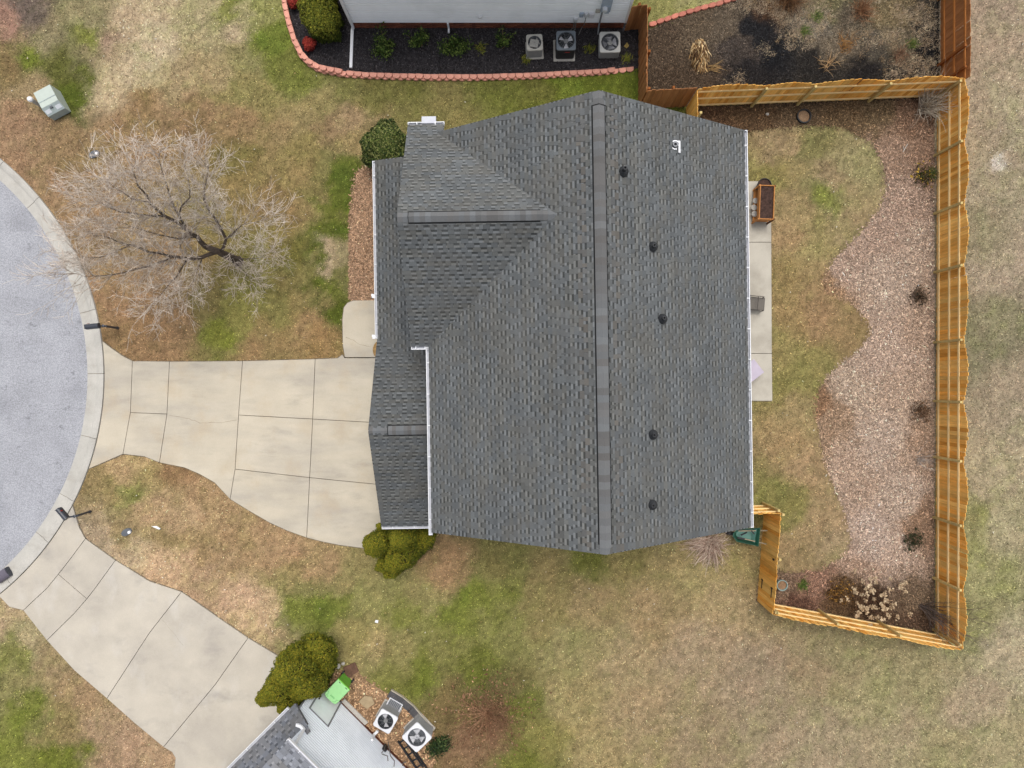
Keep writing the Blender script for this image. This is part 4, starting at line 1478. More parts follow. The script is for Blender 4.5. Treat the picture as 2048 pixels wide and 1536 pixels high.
a, b = W2(1249, 61), W2(1277, 58)
fence('narrow brown fence between the grey siding corner and the brown fence', a, b, [.3], 1, 'brown', arch=False, h0=1.80, rails=(.3, .95, 1.6))
a, b = W2(1880, -70), W2(1880, 193)
fence('brown fence with rails on the far side of the fenced garden', a, b, along(a, b, PX([(1876, 0), (1875, 132), (1877, 172)])), -1, 'brown', arch=False, h0=1.84, rails=(.3, .95, 1.6))

# ------------------------------------------------------------------ block edging
wall_px = [(568, -40), (570, 0), (573, 20), (580, 50), (590, 82), (603, 110), (618, 128), (640, 141), (680, 149), (730, 153), (780, 155), (860, 157), (960, 157), (1060, 154), (1130, 150), (1200, 146), (1270, 138)]


def resample(pts, step):
    pts = [Vector(p) for p in pts]
    out = []
    acc = 0.0
    for p, q in zip(pts[:-1], pts[1:]):
        d = (q - p)
        L = d.length
        t = step - acc if out else 0.0
        while t <= L:
            out.append((p + d * (t / L), d.normalized()))
            t += step
        acc = L - (t - step)
    return out


blk = MB()
pl = [(-.148, .09), (-.148, .02), (-.125, -.055), (-.075, -.092), (0, -.105), (.075, -.092), (.125, -.055), (.148, .02), (.148, .09)]
blk.prism([(x, y) for x, y in pl], 0, .098, bevel=.008)
blk_me = blk.mesh('block', M['block'])
wallt = thing('retaining_wall', 'curved low wall of rounded red concrete blocks round the black bed', 'wall', W(860, 157))
wl = wallt.location
base = [W2(*p) for p in wall_px]
for row in range(3):
    z = .10 * row
    k = 0
    pts = resample(base, .306)
    for i, (p, d) in enumerate(pts):
        frac = i / len(pts)
        top = 3 if frac < .30 else 2 if frac < .93 else 1
        # the ground rises to the right, so the lower rows sink away
        sink = -.0 if frac < .30 else -.04 * (frac - .3) / .7
        if row >= top:
            continue
        off = .153 if row % 2 else 0
        nrm = Vector((-d.y, d.x))
        setb = .02 * (row - 1) + .01
        c = p + d * off + nrm * setb
        o = link('block', blk_me, wallt)
        o.location = (c.x - wl.x + random.uniform(-.004, .004), c.y - wl.y + random.uniform(-.006, .006), z + sink)
        o.rotation_euler = (0, 0, math.atan2(d.y, d.x) + random.uniform(-.03, .03))
gwall = thing('garden_edging', 'crooked row of weathered red blocks edging the garden grass', 'edging', W(1380, 30))
b2 = MB()
b2.prism([(-.15, .07), (-.15, -.04), (-.08, -.085), (.08, -.085), (.15, -.04), (.15, .07), (.07, .095), (-.07, .095)], 0, .10, bevel=.008)
b2m = b2.mesh('block', M['block_old'])
for i, (p, d) in enumerate(resample([W2(*q) for q in [(1305, 50), (1345, 36), (1390, 22), (1440, 8), (1485, -6), (1530, -30)]], .31)):
    o = link('block', b2m, gwall)
    o.location = (p.x - gwall.location.x, p.y - gwall.location.y, random.uniform(0, .03))
    o.rotation_euler = (random.uniform(-.08, .08), random.uniform(-.08, .08), math.atan2(d.y, d.x) + random.uniform(-.12, .12))

# ------------------------------------------------------------------ air conditioners


def rsq(h, r, n=8, hy=None):
    hy = h if hy is None else hy
    out = []
    for k, (sx, sy) in enumerate(((1, 1), (-1, 1), (-1, -1), (1, -1))):
        for i in range(n):
            t = math.pi / 2 * (k + i / (n - 1))
            out.append((sx * (h - r) + r * math.cos(t), sy * (hy - r) + r * math.sin(t)))
    return out


def ac(label, px, py, s, h, rz, side, top, well, blade, nbl=3, hole=.41, pad=None, ang=0.0, hub=None, group='air conditioning units', bl=.9, seg=None, bw=.55):
    loc = W(px, py)
    t = thing('air_conditioner', label, 'air conditioner', loc, math.radians(rz), group)
    hs = s / 2
    mb = MB()
    out = rsq(hs - .012, .075)
    n = len(out)
    # louvred sides: thin horizontal ribs
    rings, z = [], .05
    nl = int(h / .045)
    vs, fs = [], []
    zz = []
    for i in range(nl):
        z0 = .05 + (h - .09) * i / nl
        z1 = .05 + (h - .09) * (i + .75) / nl
        zz += [(z0, .988), (z1, 1.0), (z1 + .003, .985)]
    for z0, k in zz:
        vs += [(x * k, y * k, z0) for x, y in out]
    for j in range(len(zz) - 1):
        for i in range(n):
            fs.append((j * n + i, j * n + (i + 1) % n, (j + 1) * n + (i + 1) % n, (j + 1) * n + i))
    mb.add(vs, fs)
    mb.prism(rsq(hs - .02, .07), .0, .06)
    mk('body', mb, M[side], t)
    # top pan with a round opening
    mb = MB()
    o1 = rsq(hs, .085)
    r = s * hole
    circ = [(r * math.cos(math.pi * 2 * (i + .5) / n), r * math.sin(math.pi * 2 * (i + .5) / n)) for i in range(n)]
    o1 = sorted(o1, key=lambda p: math.atan2(p[1], p[0]) % (2 * math.pi))
    vs = [(x, y, h - .05) for x, y in o1] + [(x * .985, y * .985, h) for x, y in o1] + [(x * 1.03, y * 1.03, h + .012) for x, y in circ] + [(x, y, h - .01) for x, y in circ]
    fs = []
    for k in range(3):
        for i in range(n):
            fs.append((k * n + i, k * n + (i + 1) % n, (k + 1) * n + (i + 1) % n, (k + 1) * n + i))
    mb.add(vs, fs)
    mk('top_pan', mb, M[top], t)
    mb = MB()
    mb.lathe([(r, h - .008), (r * .97, h - .28), (0, h - .28)], 28)
    mk('fan_well', mb, M[well], t)
    # fan
    mb = MB()
    for k in range(nbl):
        a = ang + 2 * math.pi * k / nbl
        vs = []
        for rr, wd in ((.24, bw * .7), (.6, bw), (bl, bw * 1.05)):
            for sg_, dz in ((-.5, -.03), (.5, .03)):
                t_ = a + sg_ * wd
                vs.append((r * rr * math.cos(t_), r * rr * math.sin(t_), h - .09 + dz))
        vs += [(x, y, z - .006) for x, y, z in vs]
        mb.add(vs, [(0, 1, 3, 2), (2, 3, 5, 4), (6, 8, 9, 7), (8, 10, 11, 9), (4, 5, 11, 10)])
    mk('fan', mb, M[blade], t)
    mb = MB()
    mb.lathe([(r * .27, h - .13), (r * .27, h - .045), (r * .2, h - .03), (0, h - .03)], 18)
    mk('hub', mb, M[hub or well], t)
    # wire guard
    mb = MB()
    for k in range(4):
        a = math.pi * k / 4 + .3
        mb.bar((-r * math.cos(a), -r * math.sin(a), h + .004), (r * math.cos(a), r * math.sin(a), h + .004), .006, .006)
    for rr in (.35, .55, .75, .92):
        p = [(r * rr * math.cos(2 * math.pi * k / 24), r * rr * math.sin(2 * math.pi * k / 24), h + .008) for k in range(25)]
        for q0, q1 in zip(p[:-1], p[1:]):
            mb.bar(q0, q1, .004, .004)
    mk('wire_guard', mb, M['grey'], t)
    if pad:
        mb = MB()
        mb.prism([(x + pad[1], y + pad[2]) for x, y in rsq(pad[0] / 2, .03, 3)], -.0, .055, bevel=.008)
        mk('pad', mb, M['stone'], t)
    return t


ac('small beige air conditioner with a square cover plate over its fan', 1068, 101, .64, .68, 3, 'ac_side', 'ac_beige', 'hole_lt', 'ac_beige', 2, .40, (.7, .02, -.02), .5, 'ac_beige', bw=1.2)
u1 = [o for o in bpy.data.objects if o.name.startswith('air_conditioner')][0]
mb = MB(); mb.obox((-.02, -.03, .655), Vector((.97, -.24, 0)), Vector((.24, .97, 0)), (0, 0, 1), (.33, .30, .03))
mk('cover_plate', mb, M['ac_beige'], u1)
u2 = ac('dark slate air conditioner with a red badge on its black side', 1129, 101, .76, .84, 1, 'ac_black', 'ac_dark', 'hole', 'fan', 3, .42, (.86, -.02, -.02), 2.6, 'ac_side', bw=.62)
mb = MB(); mb.box((.06, -.385, .66), (.20, .012, .03))
mk('badge', mb, M['red'], u2)
u3 = ac('pale grey air conditioner with a silver fan and white hub near the brown fence', 1216, 98, .82, .58, 1, 'ac_side', 'ac_grey', 'hole_lt', 'fan_silver', 4, .41, None, .2, 'ac_grey', bw=1.1)
mb = MB()
for k in range(5):
    mb.disc((.06 * math.cos(k * 1.257 + .3), .06 * math.sin(k * 1.257 + .3), .555), .017, 8)
mk('hub_hole', mb, M['hole'], u3)
ac('white air conditioner with a dark fan opening between the bin and the larger unit', 778, 1424, .75, .80, -30, 'ac_side', 'ac_white', 'hole', 'fan', 2, .40, (.8, 0, 0), 2.2, 'ac_side', bw=.75)
ac('largest white air conditioner with three white fan blades', 839, 1455, .865, .80, -46, 'ac_side', 'ac_white', 'hole_lt', 'fan', 3, .40, (.92, 0, 0), .3, 'fan', bw=.95)

# ------------------------------------------------------------------ plants


def unit(n):
    v = rng.normal(0, 1, (n, 3))
    return v / np.linalg.norm(v, axis=1)[:, None]


def leaf_quads(P_, N_, size, asp=1.8, jit=.6):
    """a leaf-shaped quad at each point, roughly facing N_"""
    n = len(P_)
    nn = N_ + rng.normal(0, jit, (n, 3))
    nn /= np.linalg.norm(nn, axis=1)[:, None]
    a = np.cross(nn, unit(n))
    a /= np.linalg.norm(a, axis=1)[:, None] + 1e-9
    b = np.cross(nn, a)
    s_ = size * np.exp(rng.normal(0, .25, n))[:, None]
    return np.stack([P_ - a * s_ * asp / 2, P_ + b * s_ / 2, P_ + a * s_ * asp / 2, P_ - b * s_ / 2], 1).reshape(-1, 3)


def pal(cols, n, var=.2, w=None):
    c = Anp(np.array(cols))
    k = rng.choice(len(cols), n, p=w)
    return np.clip(c[k] * np.exp(rng.normal(0, var, n))[:, None], .003, .9)


def join(parts):
    return np.concatenate([p for p, _ in parts]), np.concatenate([c for _, c in parts])


def lobes(name, label, base_xy, lobe_list, n, cols_low, cols_top, size, asp=2.2, jit=.55, cat='shrub', group=None, inner=.86, shrink=1.0):
    """dense shrub of tapering lobes. lobe: (base x,y, tip x,y,z, radius, z of widest)"""
    t = thing(name, label, cat, (*base_xy, 0), 0, group)
    core = MB()
    Vs, Cs = [], []
    lobe_list = [(*l[:5], l[5] * shrink, l[6]) for l in lobe_list]
    wsum = sum(l[5] * l[4] for l in lobe_list)
    for li, (bx, by, tx, ty, tz, rad, zw) in enumerate(lobe_list):
        m = int(n * rad * tz / wsum)
        u_ = rng.random(m) ** .8
        z = u_ * tz
        # radius profile: swells to zw, then rounds off to the tip
        q = np.where(z < zw, .72 + .28 * z / zw, np.sqrt(np.maximum(0, 1 - ((z - zw) / (tz - zw + 1e-6)) ** 2.2)))
        th = rng.uniform(0, 2 * math.pi, m)
        lump = 1 + .11 * np.sin(th * 3 + z * 3.1 + li) + .09 * np.sin(th * 5 - z * 5.3 + 2 * li) + .05 * np.sin(th * 9 + z * 9)
        rr = rad * q * lump * rng.uniform(.84, 1.06, m)
        k = (z / tz)[:, None]
        cx = np.array([bx, by]) * (1 - k) + np.array([tx, ty]) * k
        P_ = np.stack([cx[:, 0] + rr * np.cos(th), cx[:, 1] + rr * np.sin(th), z + .04], -1)
        N_ = np.stack([np.cos(th) * .8, np.sin(th) * .8, np.where(z < zw, .35, .35 + 1.2 * (z - zw) / (tz - zw + 1e-6))], -1)
        Vs.append(leaf_quads(P_, N_, size, asp, jit))
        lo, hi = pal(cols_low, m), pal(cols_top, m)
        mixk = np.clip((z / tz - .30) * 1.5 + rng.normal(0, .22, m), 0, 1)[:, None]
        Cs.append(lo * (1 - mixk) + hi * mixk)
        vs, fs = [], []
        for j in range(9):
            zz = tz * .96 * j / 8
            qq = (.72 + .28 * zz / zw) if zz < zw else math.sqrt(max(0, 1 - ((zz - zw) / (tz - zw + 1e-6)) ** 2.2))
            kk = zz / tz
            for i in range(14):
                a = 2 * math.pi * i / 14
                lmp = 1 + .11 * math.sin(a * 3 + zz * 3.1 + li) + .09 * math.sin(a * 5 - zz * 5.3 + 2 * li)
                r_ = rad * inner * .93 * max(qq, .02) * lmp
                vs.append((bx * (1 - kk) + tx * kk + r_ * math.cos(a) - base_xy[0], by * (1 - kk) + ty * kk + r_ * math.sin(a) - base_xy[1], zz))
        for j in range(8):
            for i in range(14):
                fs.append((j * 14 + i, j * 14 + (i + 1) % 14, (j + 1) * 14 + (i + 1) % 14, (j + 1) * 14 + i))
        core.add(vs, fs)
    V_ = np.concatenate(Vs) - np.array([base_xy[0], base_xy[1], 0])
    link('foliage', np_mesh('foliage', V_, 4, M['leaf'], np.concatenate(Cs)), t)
    mk('stem_or_core', core, M['core'], t)  # solid filler core, coloured dark to give the shade between the lobes
    return t


def T(px, py, z):
    """tip seen at px,py at height z -> ground-plan xy"""
    v = W(px, py, z)
    return (v.x, v.y)


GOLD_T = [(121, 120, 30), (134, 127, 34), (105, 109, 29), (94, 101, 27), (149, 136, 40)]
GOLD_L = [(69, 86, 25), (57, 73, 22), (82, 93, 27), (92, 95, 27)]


def lobe_px(base, tip, z, rad, zw):
    b_ = W2(*base)
    t_ = T(*tip, z)
    return (b_[0], b_[1], t_[0], t_[1], z, rad, zw)


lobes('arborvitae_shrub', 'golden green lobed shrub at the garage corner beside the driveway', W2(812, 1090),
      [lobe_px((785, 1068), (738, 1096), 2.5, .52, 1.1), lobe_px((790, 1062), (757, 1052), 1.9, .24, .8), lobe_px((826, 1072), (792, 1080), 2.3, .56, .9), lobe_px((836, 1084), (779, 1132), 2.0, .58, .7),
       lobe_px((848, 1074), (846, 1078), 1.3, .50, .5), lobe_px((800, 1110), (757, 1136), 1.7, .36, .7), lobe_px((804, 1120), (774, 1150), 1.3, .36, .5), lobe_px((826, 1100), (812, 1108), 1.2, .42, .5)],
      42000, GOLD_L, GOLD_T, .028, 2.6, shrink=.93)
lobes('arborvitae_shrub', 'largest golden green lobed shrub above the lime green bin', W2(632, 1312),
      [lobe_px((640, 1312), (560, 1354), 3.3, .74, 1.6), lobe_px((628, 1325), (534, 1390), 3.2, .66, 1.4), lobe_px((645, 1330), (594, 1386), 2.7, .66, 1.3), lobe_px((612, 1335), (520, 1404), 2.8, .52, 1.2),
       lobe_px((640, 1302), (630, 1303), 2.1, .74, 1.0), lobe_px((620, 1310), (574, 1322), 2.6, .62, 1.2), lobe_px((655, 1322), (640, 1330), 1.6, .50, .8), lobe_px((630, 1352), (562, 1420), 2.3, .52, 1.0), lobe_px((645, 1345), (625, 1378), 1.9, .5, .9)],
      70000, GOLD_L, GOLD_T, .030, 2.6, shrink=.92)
lobes('camellia_shrub', 'round dark green leafy shrub at the upper corner of the porch roof', W2(781, 310),
      [(*W2(781, 310), *W2(781, 310), 1.75, .86, .85)],
      15000, [(40, 54, 26), (54, 70, 32), (34, 46, 24)], [(66, 84, 38), (92, 106, 48), (50, 66, 32), (120, 128, 66), (150, 152, 92)], .055, 1.7, .8, inner=.80)
lobes('boxy_hedge', 'large clipped yellow green hedge in the black bed by the house corner', W2(652, 62),
      [(*W2(644, 46), *W2(644, 46), 1.5, .56, 1.1), (*W2(666, 54), *W2(666, 54), 1.5, .52, 1.1), (*W2(650, 70), *W2(650, 70), 1.45, .50, 1.05), (*W2(668, 72), *W2(668, 72), 1.4, .44, 1.0), (*W2(656, 20), *W2(656, 20), 1.5, .6, 1.1)],
      30000, [(64, 76, 24), (78, 90, 28), (54, 66, 22)], [(108, 114, 36), (130, 130, 44), (92, 102, 32), (150, 146, 52)], .036, 1.8, .7)
for (lab, px, py, r, z) in (('red leaved dwarf shrub just below the clipped hedge', 622, 94, .25, .45), ('red leaved dwarf shrub at the top edge of the black bed', 592, 10, .25, .45)):
    lobes('red_shrub', lab, W2(px, py), [(*W2(px, py), *W2(px, py), z, r, .22)], 2200, [(120, 40, 36), (96, 34, 32)], [(176, 62, 52), (150, 48, 44), (196, 84, 66)], .034, 1.9, .8, group='red dwarf shrubs')


def twigs(name, label, base, n, length, spread, cols, wid=.012, droop=.25, up=1.0, bias=(0, 0), cat='shrub', fork=2, rbase=.08, seg=5, group=None, stemname='stem_or_core', extra=None):
    """bare stems arching out of one root, each a thin curved tube with forks"""
    t = thing(name, label, cat, (base[0], base[1], 0), 0, group)
    mb = MB()
    R = random.Random(int(base[0] * 311 + base[1] * 77) & 0xffff)
    cl = [A(*c) for c in cols]

    def grow(p, d, ln, w, lev):
        pts, rad = [p], [w]
        dd = Vector(d)
        for k in range(seg):
            dd = (dd + Vector((R.gauss(0, .13), R.gauss(0, .13), -droop / seg + R.gauss(0, .06)))).normalized()
            p = p + dd * (ln / seg)
            if p.z < .02:
                p.z = .02
            pts.append(p)
            rad.append(w * (1 - .75 * (k + 1) / seg))
        c = cl[R.randrange(len(cl))]
        g = R.uniform(.75, 1.25)
        mb.tube(pts, rad, 3, tuple(x * g for x in c), cap=False)
        if lev < fork:
            for k in range(R.randint(2, 4)):
                i = R.randint(1, seg - 1)
                a = Vector((R.gauss(0, 1), R.gauss(0, 1), R.gauss(.2, .6))).normalized()
                grow(pts[i].copy(), (dd * 1.1 + a * .75).normalized(), ln * R.uniform(.3, .6), rad[i] * .7, lev + 1)
        return pts[-1]

    ends = []
    for k in range(n):
        a = R.uniform(0, 2 * math.pi)
        s_ = spread * math.sqrt(R.random())
        d = Vector((math.cos(a) * s_ + bias[0], math.sin(a) * s_ + bias[1], up)).normalized()
        ends.append(grow(Vector((R.gauss(0, rbase), R.gauss(0, rbase), .01)), d, length * R.uniform(.6 if fork else .35, 1.15), wid * R.uniform(.7, 1.2), 0))
    mk(stemname, mb, M['twig'], t)
    if extra:
        extra(t, ends, R)
    return t


GREYT = [(176, 160, 140), (150, 138, 122), (190, 176, 154), (132, 122, 108)]
BRNT = [(120, 92, 70), (96, 74, 58), (140, 108, 80), (78, 62, 50)]
twigs('bare_shrub', 'grey twiggy bare shrub in the upper corner of the golden fence', W2(1842, 222), 70, 1.6, .8, [(212, 200, 180), (190, 178, 160), (222, 212, 194), (164, 152, 136)], .014, .2, 1.1, (.25, .2), fork=1)
twigs('bare_shrub', 'dark bare shrub reaching over the lower corner of the golden fence', W2(1842, 1212), 34, 2.3, .6, [(104, 92, 86), (132, 116, 106), (84, 74, 70)], .015, .1, 1.0, (.45, -.2), fork=2)
twigs('bare_shrub', 'small pale grey twig shrub against the middle of the long golden fence', W2(1834, 918), 22, .75, .8, [(196, 186, 176), (170, 160, 150)], .009, .2, .7, (.5, -.05), fork=1)


def litter_leaves(cols, n, r, zr, size):
    def f(t, ends, R):
        P_ = np.array([[rng.normal(0, r), rng.normal(0, r), abs(rng.normal(zr * .5, zr * .3)) + .02] for _ in range(n)])
        link('foliage', np_mesh('foliage', leaf_quads(P_, np.tile([0, 0, 1.], (n, 1)), size, 2.0, .9), 4, M['leaf'], pal(cols, n, .3)), t)
    return f


DKG = [(58, 66, 36), (74, 80, 44), (92, 78, 52), (48, 50, 34)]
for (lab, px, py, r, cols, sc_) in (
        ('dark twiggy shrub with yellow leaves nearest the top post of the long fence', 1842, 352, .30, DKG + [(196, 164, 70)], 1.0),
        ('dark brown bare shrub left of the long fence beside the lawn point', 1835, 592, .26, [(84, 72, 56), (64, 58, 44), (104, 84, 66)], .9),
        ('brown faded shrub above the pale grey twig shrub', 1838, 822, .30, [(116, 88, 66), (92, 72, 54), (134, 106, 82)], .9),
        ('low dark green shrub in the chips near the fence corner', 1822, 1078, .28, [(62, 70, 44), (50, 58, 38), (96, 84, 64)], .8),
        ('yellow brown shrub left of the dried hydrangea', 1672, 1180, .34, [(128, 92, 44), (150, 112, 52), (100, 76, 46)], .9)):
    twigs('small_shrub', lab, W2(px, py), 26, .62 * sc_, .9, BRNT + [cols[0]], .007, .2, .9, fork=1, group='small shrubs along the fence', extra=litter_leaves(cols, 260, r * .72, .34, .045))


def heads(t, ends, R):
    for k, e in enumerate(ends):
        mb = MB()
        r_ = R.uniform(.05, .095)
        cx, cy, cz = e
        m_ = 18
        P_ = np.array([[cx + rng.normal(0, r_ * .55), cy + rng.normal(0, r_ * .55), cz + rng.normal(0, r_ * .35)] for _ in range(m_)])
        link('flower_head', np_mesh('flower_head', leaf_quads(P_, np.tile([0, 0, 1.], (m_, 1)), .06, 1.2, .5), 4, M['leaf'], pal([(200, 176, 142), (178, 152, 120), (214, 192, 158)], m_, .12)), t)


twigs('dried_hydrangea', 'dried hydrangea with pale tan flower heads by the lower fence corner', W2(1742, 1186), 64, 1.2, 1.8, [(96, 70, 56), (74, 56, 48), (120, 90, 70)], .009, .15, .9, (.1, -.1), fork=0, rbase=.18, extra=heads)
twigs('twig_heap', 'heap of pale arching dead stems under the roof edge beside the wheelbarrow', W2(1416, 1084), 190, 1.1, 1.1, [(224, 198, 178), (204, 176, 156), (234, 212, 190), (170, 138, 118)], .016, 1.5, .8, (.0, -.45), fork=1, cat='dead plant', rbase=.16)
twigs('bare_shrub', 'wide brown bare shrub alone in the lawn at the bottom', W2(972, 1424), 60, 1.9, 1.5, [(158, 118, 90), (140, 102, 78), (172, 134, 104)], .010, .2, .6, (.05, -.3), fork=2, extra=litter_leaves([(150, 112, 84), (132, 98, 74), (168, 130, 100)], 900, .75, .12, .05))


def strap(name, label, base, n, length, cols, wid=.035, bias=(0, 0), cat='dead plant', droop=1.3, group=None, spread=1.0, rb=.15, up=1.1, partname='foliage', pile=None):
    t = thing(name, label, cat, (base[0], base[1], 0), 0, group)
    V_, C_ = [], []
    cl = Anp(np.array(cols))
    for k in range(n):
        a = rng.uniform(0, 2 * math.pi)
        s_ = spread * math.sqrt(rng.random())
        d = np.array([math.cos(a) * s_ + bias[0], math.sin(a) * s_ + bias[1], up])
        d /= np.linalg.norm(d)
        p = np.array([rng.normal(0, rb), rng.normal(0, rb), .02])
        if pile:
            rr_, tt_ = math.sqrt(rng.random()), rng.uniform(0, 6.283)
            p = np.array([pile[0] * rr_ * math.cos(tt_), pile[1] * rr_ * math.sin(tt_), .03 + pile[2] * (1 - rr_ ** 1.5) * rng.random() ** .4])
        ln = length * rng.uniform(.6, 1.15)
        w = wid * rng.uniform(.6, 1.3)
        c = cl[rng.integers(0, len(cl))] * math.exp(rng.normal(0, .2))
        sx = np.cross(d, [0, 0, 1.0])
        sx /= np.linalg.norm(sx) + 1e-6
        sg5 = 5
        for j in range(sg5):
            d2 = d + np.array([rng.normal(0, .08), rng.normal(0, .08), -droop / sg5])
            d2 /= np.linalg.norm(d2)
            q = p + d2 * ln / sg5
            q[2] = max(q[2], .015)
            w0, w1 = w * (1 - .15 * j), w * (1 - .15 * (j + 1)) if j < sg5 - 1 else w * .1
            V_ += [p - sx * w0 / 2, p + sx * w0 / 2, q + sx * w1 / 2, q - sx * w1 / 2]
            C_.append(c * rng.uniform(.85, 1.15))
            p, d = q, d2
    link(partname, np_mesh(partname, np.array(V_), 4, M['leaf'], np.clip(np.array(C_), .003, .9)), t)
    return t


strap('dead_banana_clump', 'tan heap of limp dead leaves in the fenced garden', W2(1398, 108), 520, .34, [(190, 160, 114), (162, 130, 86), (208, 184, 142), (116, 88, 58), (92, 68, 46)], .055, (.1, -.75), droop=1.6, spread=.5, up=.35, pile=(.34, .62, .6))
strap('dead_banana_clump', 'few tan dead stalks lying beside the limp leaf heap', W2(1420, 138), 26, .6, [(186, 154, 104), (160, 124, 80)], .022, (.7, -.1), droop=1.3, spread=.4, rb=.08)
for (lab, px, py, n, ln, cols) in (
        ('tall brown dead bush at the top edge of the fenced garden', 1576, 0, 320, .95, [(104, 72, 46), (84, 58, 38), (126, 92, 60)]),
        ('smaller red brown dead bush left of the far brown fence', 1722, 22, 200, .6, [(134, 94, 64), (112, 78, 56), (150, 112, 80)]),
        ('orange brown dry tuft low in the fenced garden', 1690, 88, 90, .4, [(168, 122, 66), (150, 110, 70)]),
        ('pale straw coloured dry plant beside the garden straw', 1654, 128, 40, .55, [(204, 172, 128), (186, 152, 110)]),
        ('brown wispy dry plant in the black mulch below the far garden straw', 1796, 112, 90, .45, [(112, 84, 66), (136, 104, 80)])):
    strap('dry_bush', lab, W2(px, py), n, ln, cols, .02, cat='dry plant', droop=.9, group='dry plants in the fenced garden')
for (lab, px, py) in (('bright green weed left of the orange brown dry tuft', 1634, 36), ('green weed in the pale garden straw', 1608, 64), ('yellow green weed near the far brown fence', 1822, 88), ('green weed in the chips beside the grey green pot', 1604, 1168), ('green weed behind the dark shrub with yellow leaves', 1862, 348)):
    strap('weed', lab, W2(px, py), 130, .22, [(84, 110, 46), (108, 126, 58), (70, 92, 40), (130, 138, 76)], .02, cat='weed', droop=.9, group='green weeds in the beds', rb=.10)


def leafy(label, px, py, r, h, n, cols, size=.05, group='evergreen shrubs in the black bed', lean=(0, 0)):
    def f(t, ends, R):
        m_ = n // len(ends)
        P_ = []
        for e in ends:
            k = rng.random((m_, 1)) ** .6
            P_.append(np.array([[e.x, e.y, e.z]]) * (.35 + .65 * k) + rng.normal(0, r * .17, (m_, 3)))
        P_ = np.concatenate(P_)
        P_[:, 2] = np.maximum(P_[:, 2], .03)
        N_ = P_ * np.array([.8, .8, .3]) + np.array([0, 0, .5])
        link('foliage', np_mesh('foliage', leaf_quads(P_, N_ / (np.linalg.norm(N_, axis=1)[:, None] + 1e-6), size, 1.9, .7), 4, M['leaf'], pal(cols, len(P_), .28)), t)
    return twigs('evergreen_shrub', label, W2(px, py), 13, h, r * 1.3 / h, [(150, 128, 88), (112, 94, 66)], .014, .05, .75, lean, fork=0, rbase=.06, group=group, extra=f)


EG = [(76, 98, 42), (94, 114, 50), (58, 78, 34), (118, 134, 66), (46, 62, 30)]
leafy('fullest leafy green shrub right of the white ground pipe', 772, 98, .58, .72, 900, EG)
leafy('sparse leafy green shrub second from the white ground pipe', 842, 90, .52, .74, 520, EG, lean=(.05, .2))
leafy('leafy green shrub below the stub of drain pipe', 910, 98, .56, .74, 850, EG, lean=(.05, .1))
leafy('thin shrub with bare tan stems left of the small beige air conditioner', 1004, 90, .40, .6, 330, EG, lean=(.05, .25))
leafy('dark green shrub at the bottom edge beside the largest white air conditioner', 878, 1490, .6, .5, 1500, [(48, 66, 36), (64, 84, 44), (36, 50, 30), (84, 96, 54)], .045, group=None)
for (lab, px, py) in (('small yellow green weed right of the sparse shrub', 962, 98), ('yellow green weed between the dark and pale air conditioners', 1180, 98), ('yellow green weed near the brown fence corner of the black bed', 1254, 118), ('weed below the small beige air conditioner', 1052, 122)):
    strap('weed', lab, W2(px, py), 60, .22, [(128, 134, 50), (104, 112, 44), (146, 140, 62)], .03, cat='weed', droop=.9, group='weeds in the black bed', rb=.09)

# ------------------------------------------------------------------ the bare tree
tree = thing('bare_tree', 'bare grey winter tree leaning over the front lawn and kerb', 'tree', W(476, 521))
tb = tree.location
R = random.Random(11)


def tp(l):
    return [W(x, y, z) - tb for x, y, z in l]


crown = MB()
tw_cols = [A(226, 212, 198, 1.15), A(212, 196, 180, 1.08), A(234, 222, 208, 1.2), A(188, 172, 158)]


def twig_grow(p, d, ln, w, lev):
    seg = 4
    pts, rad = [p], [w]
    dd = Vector(d)
    for k in range(seg):
        dd = (dd + Vector((R.gauss(0, .15), R.gauss(0, .15), R.gauss(.02, .12)))).normalized()
        p = p + dd * (ln / seg)
        pts.append(p)
        rad.append(max(w * (1 - .7 * (k + 1) / seg), .0040))
    c = tw_cols[R.randrange(4)]
    g = R.uniform(.75, 1.15) * (.75 if lev == 0 else 1.0)
    crown.tube(pts, rad, 3, tuple(x * g for x in c), cap=False)
    if lev < 2:
        for k in range(R.randint(4, 6) if lev == 0 else R.randint(3, 5)):
            i = R.randint(1, seg)
            a = Vector((R.gauss(0, 1), R.gauss(0, 1), R.gauss(0, .8))).normalized()
            twig_grow(pts[i].copy(), (dd + a * .75).normalized(), ln * R.uniform(.42, .72), max(rad[i] * .75, .0055), lev + 1)


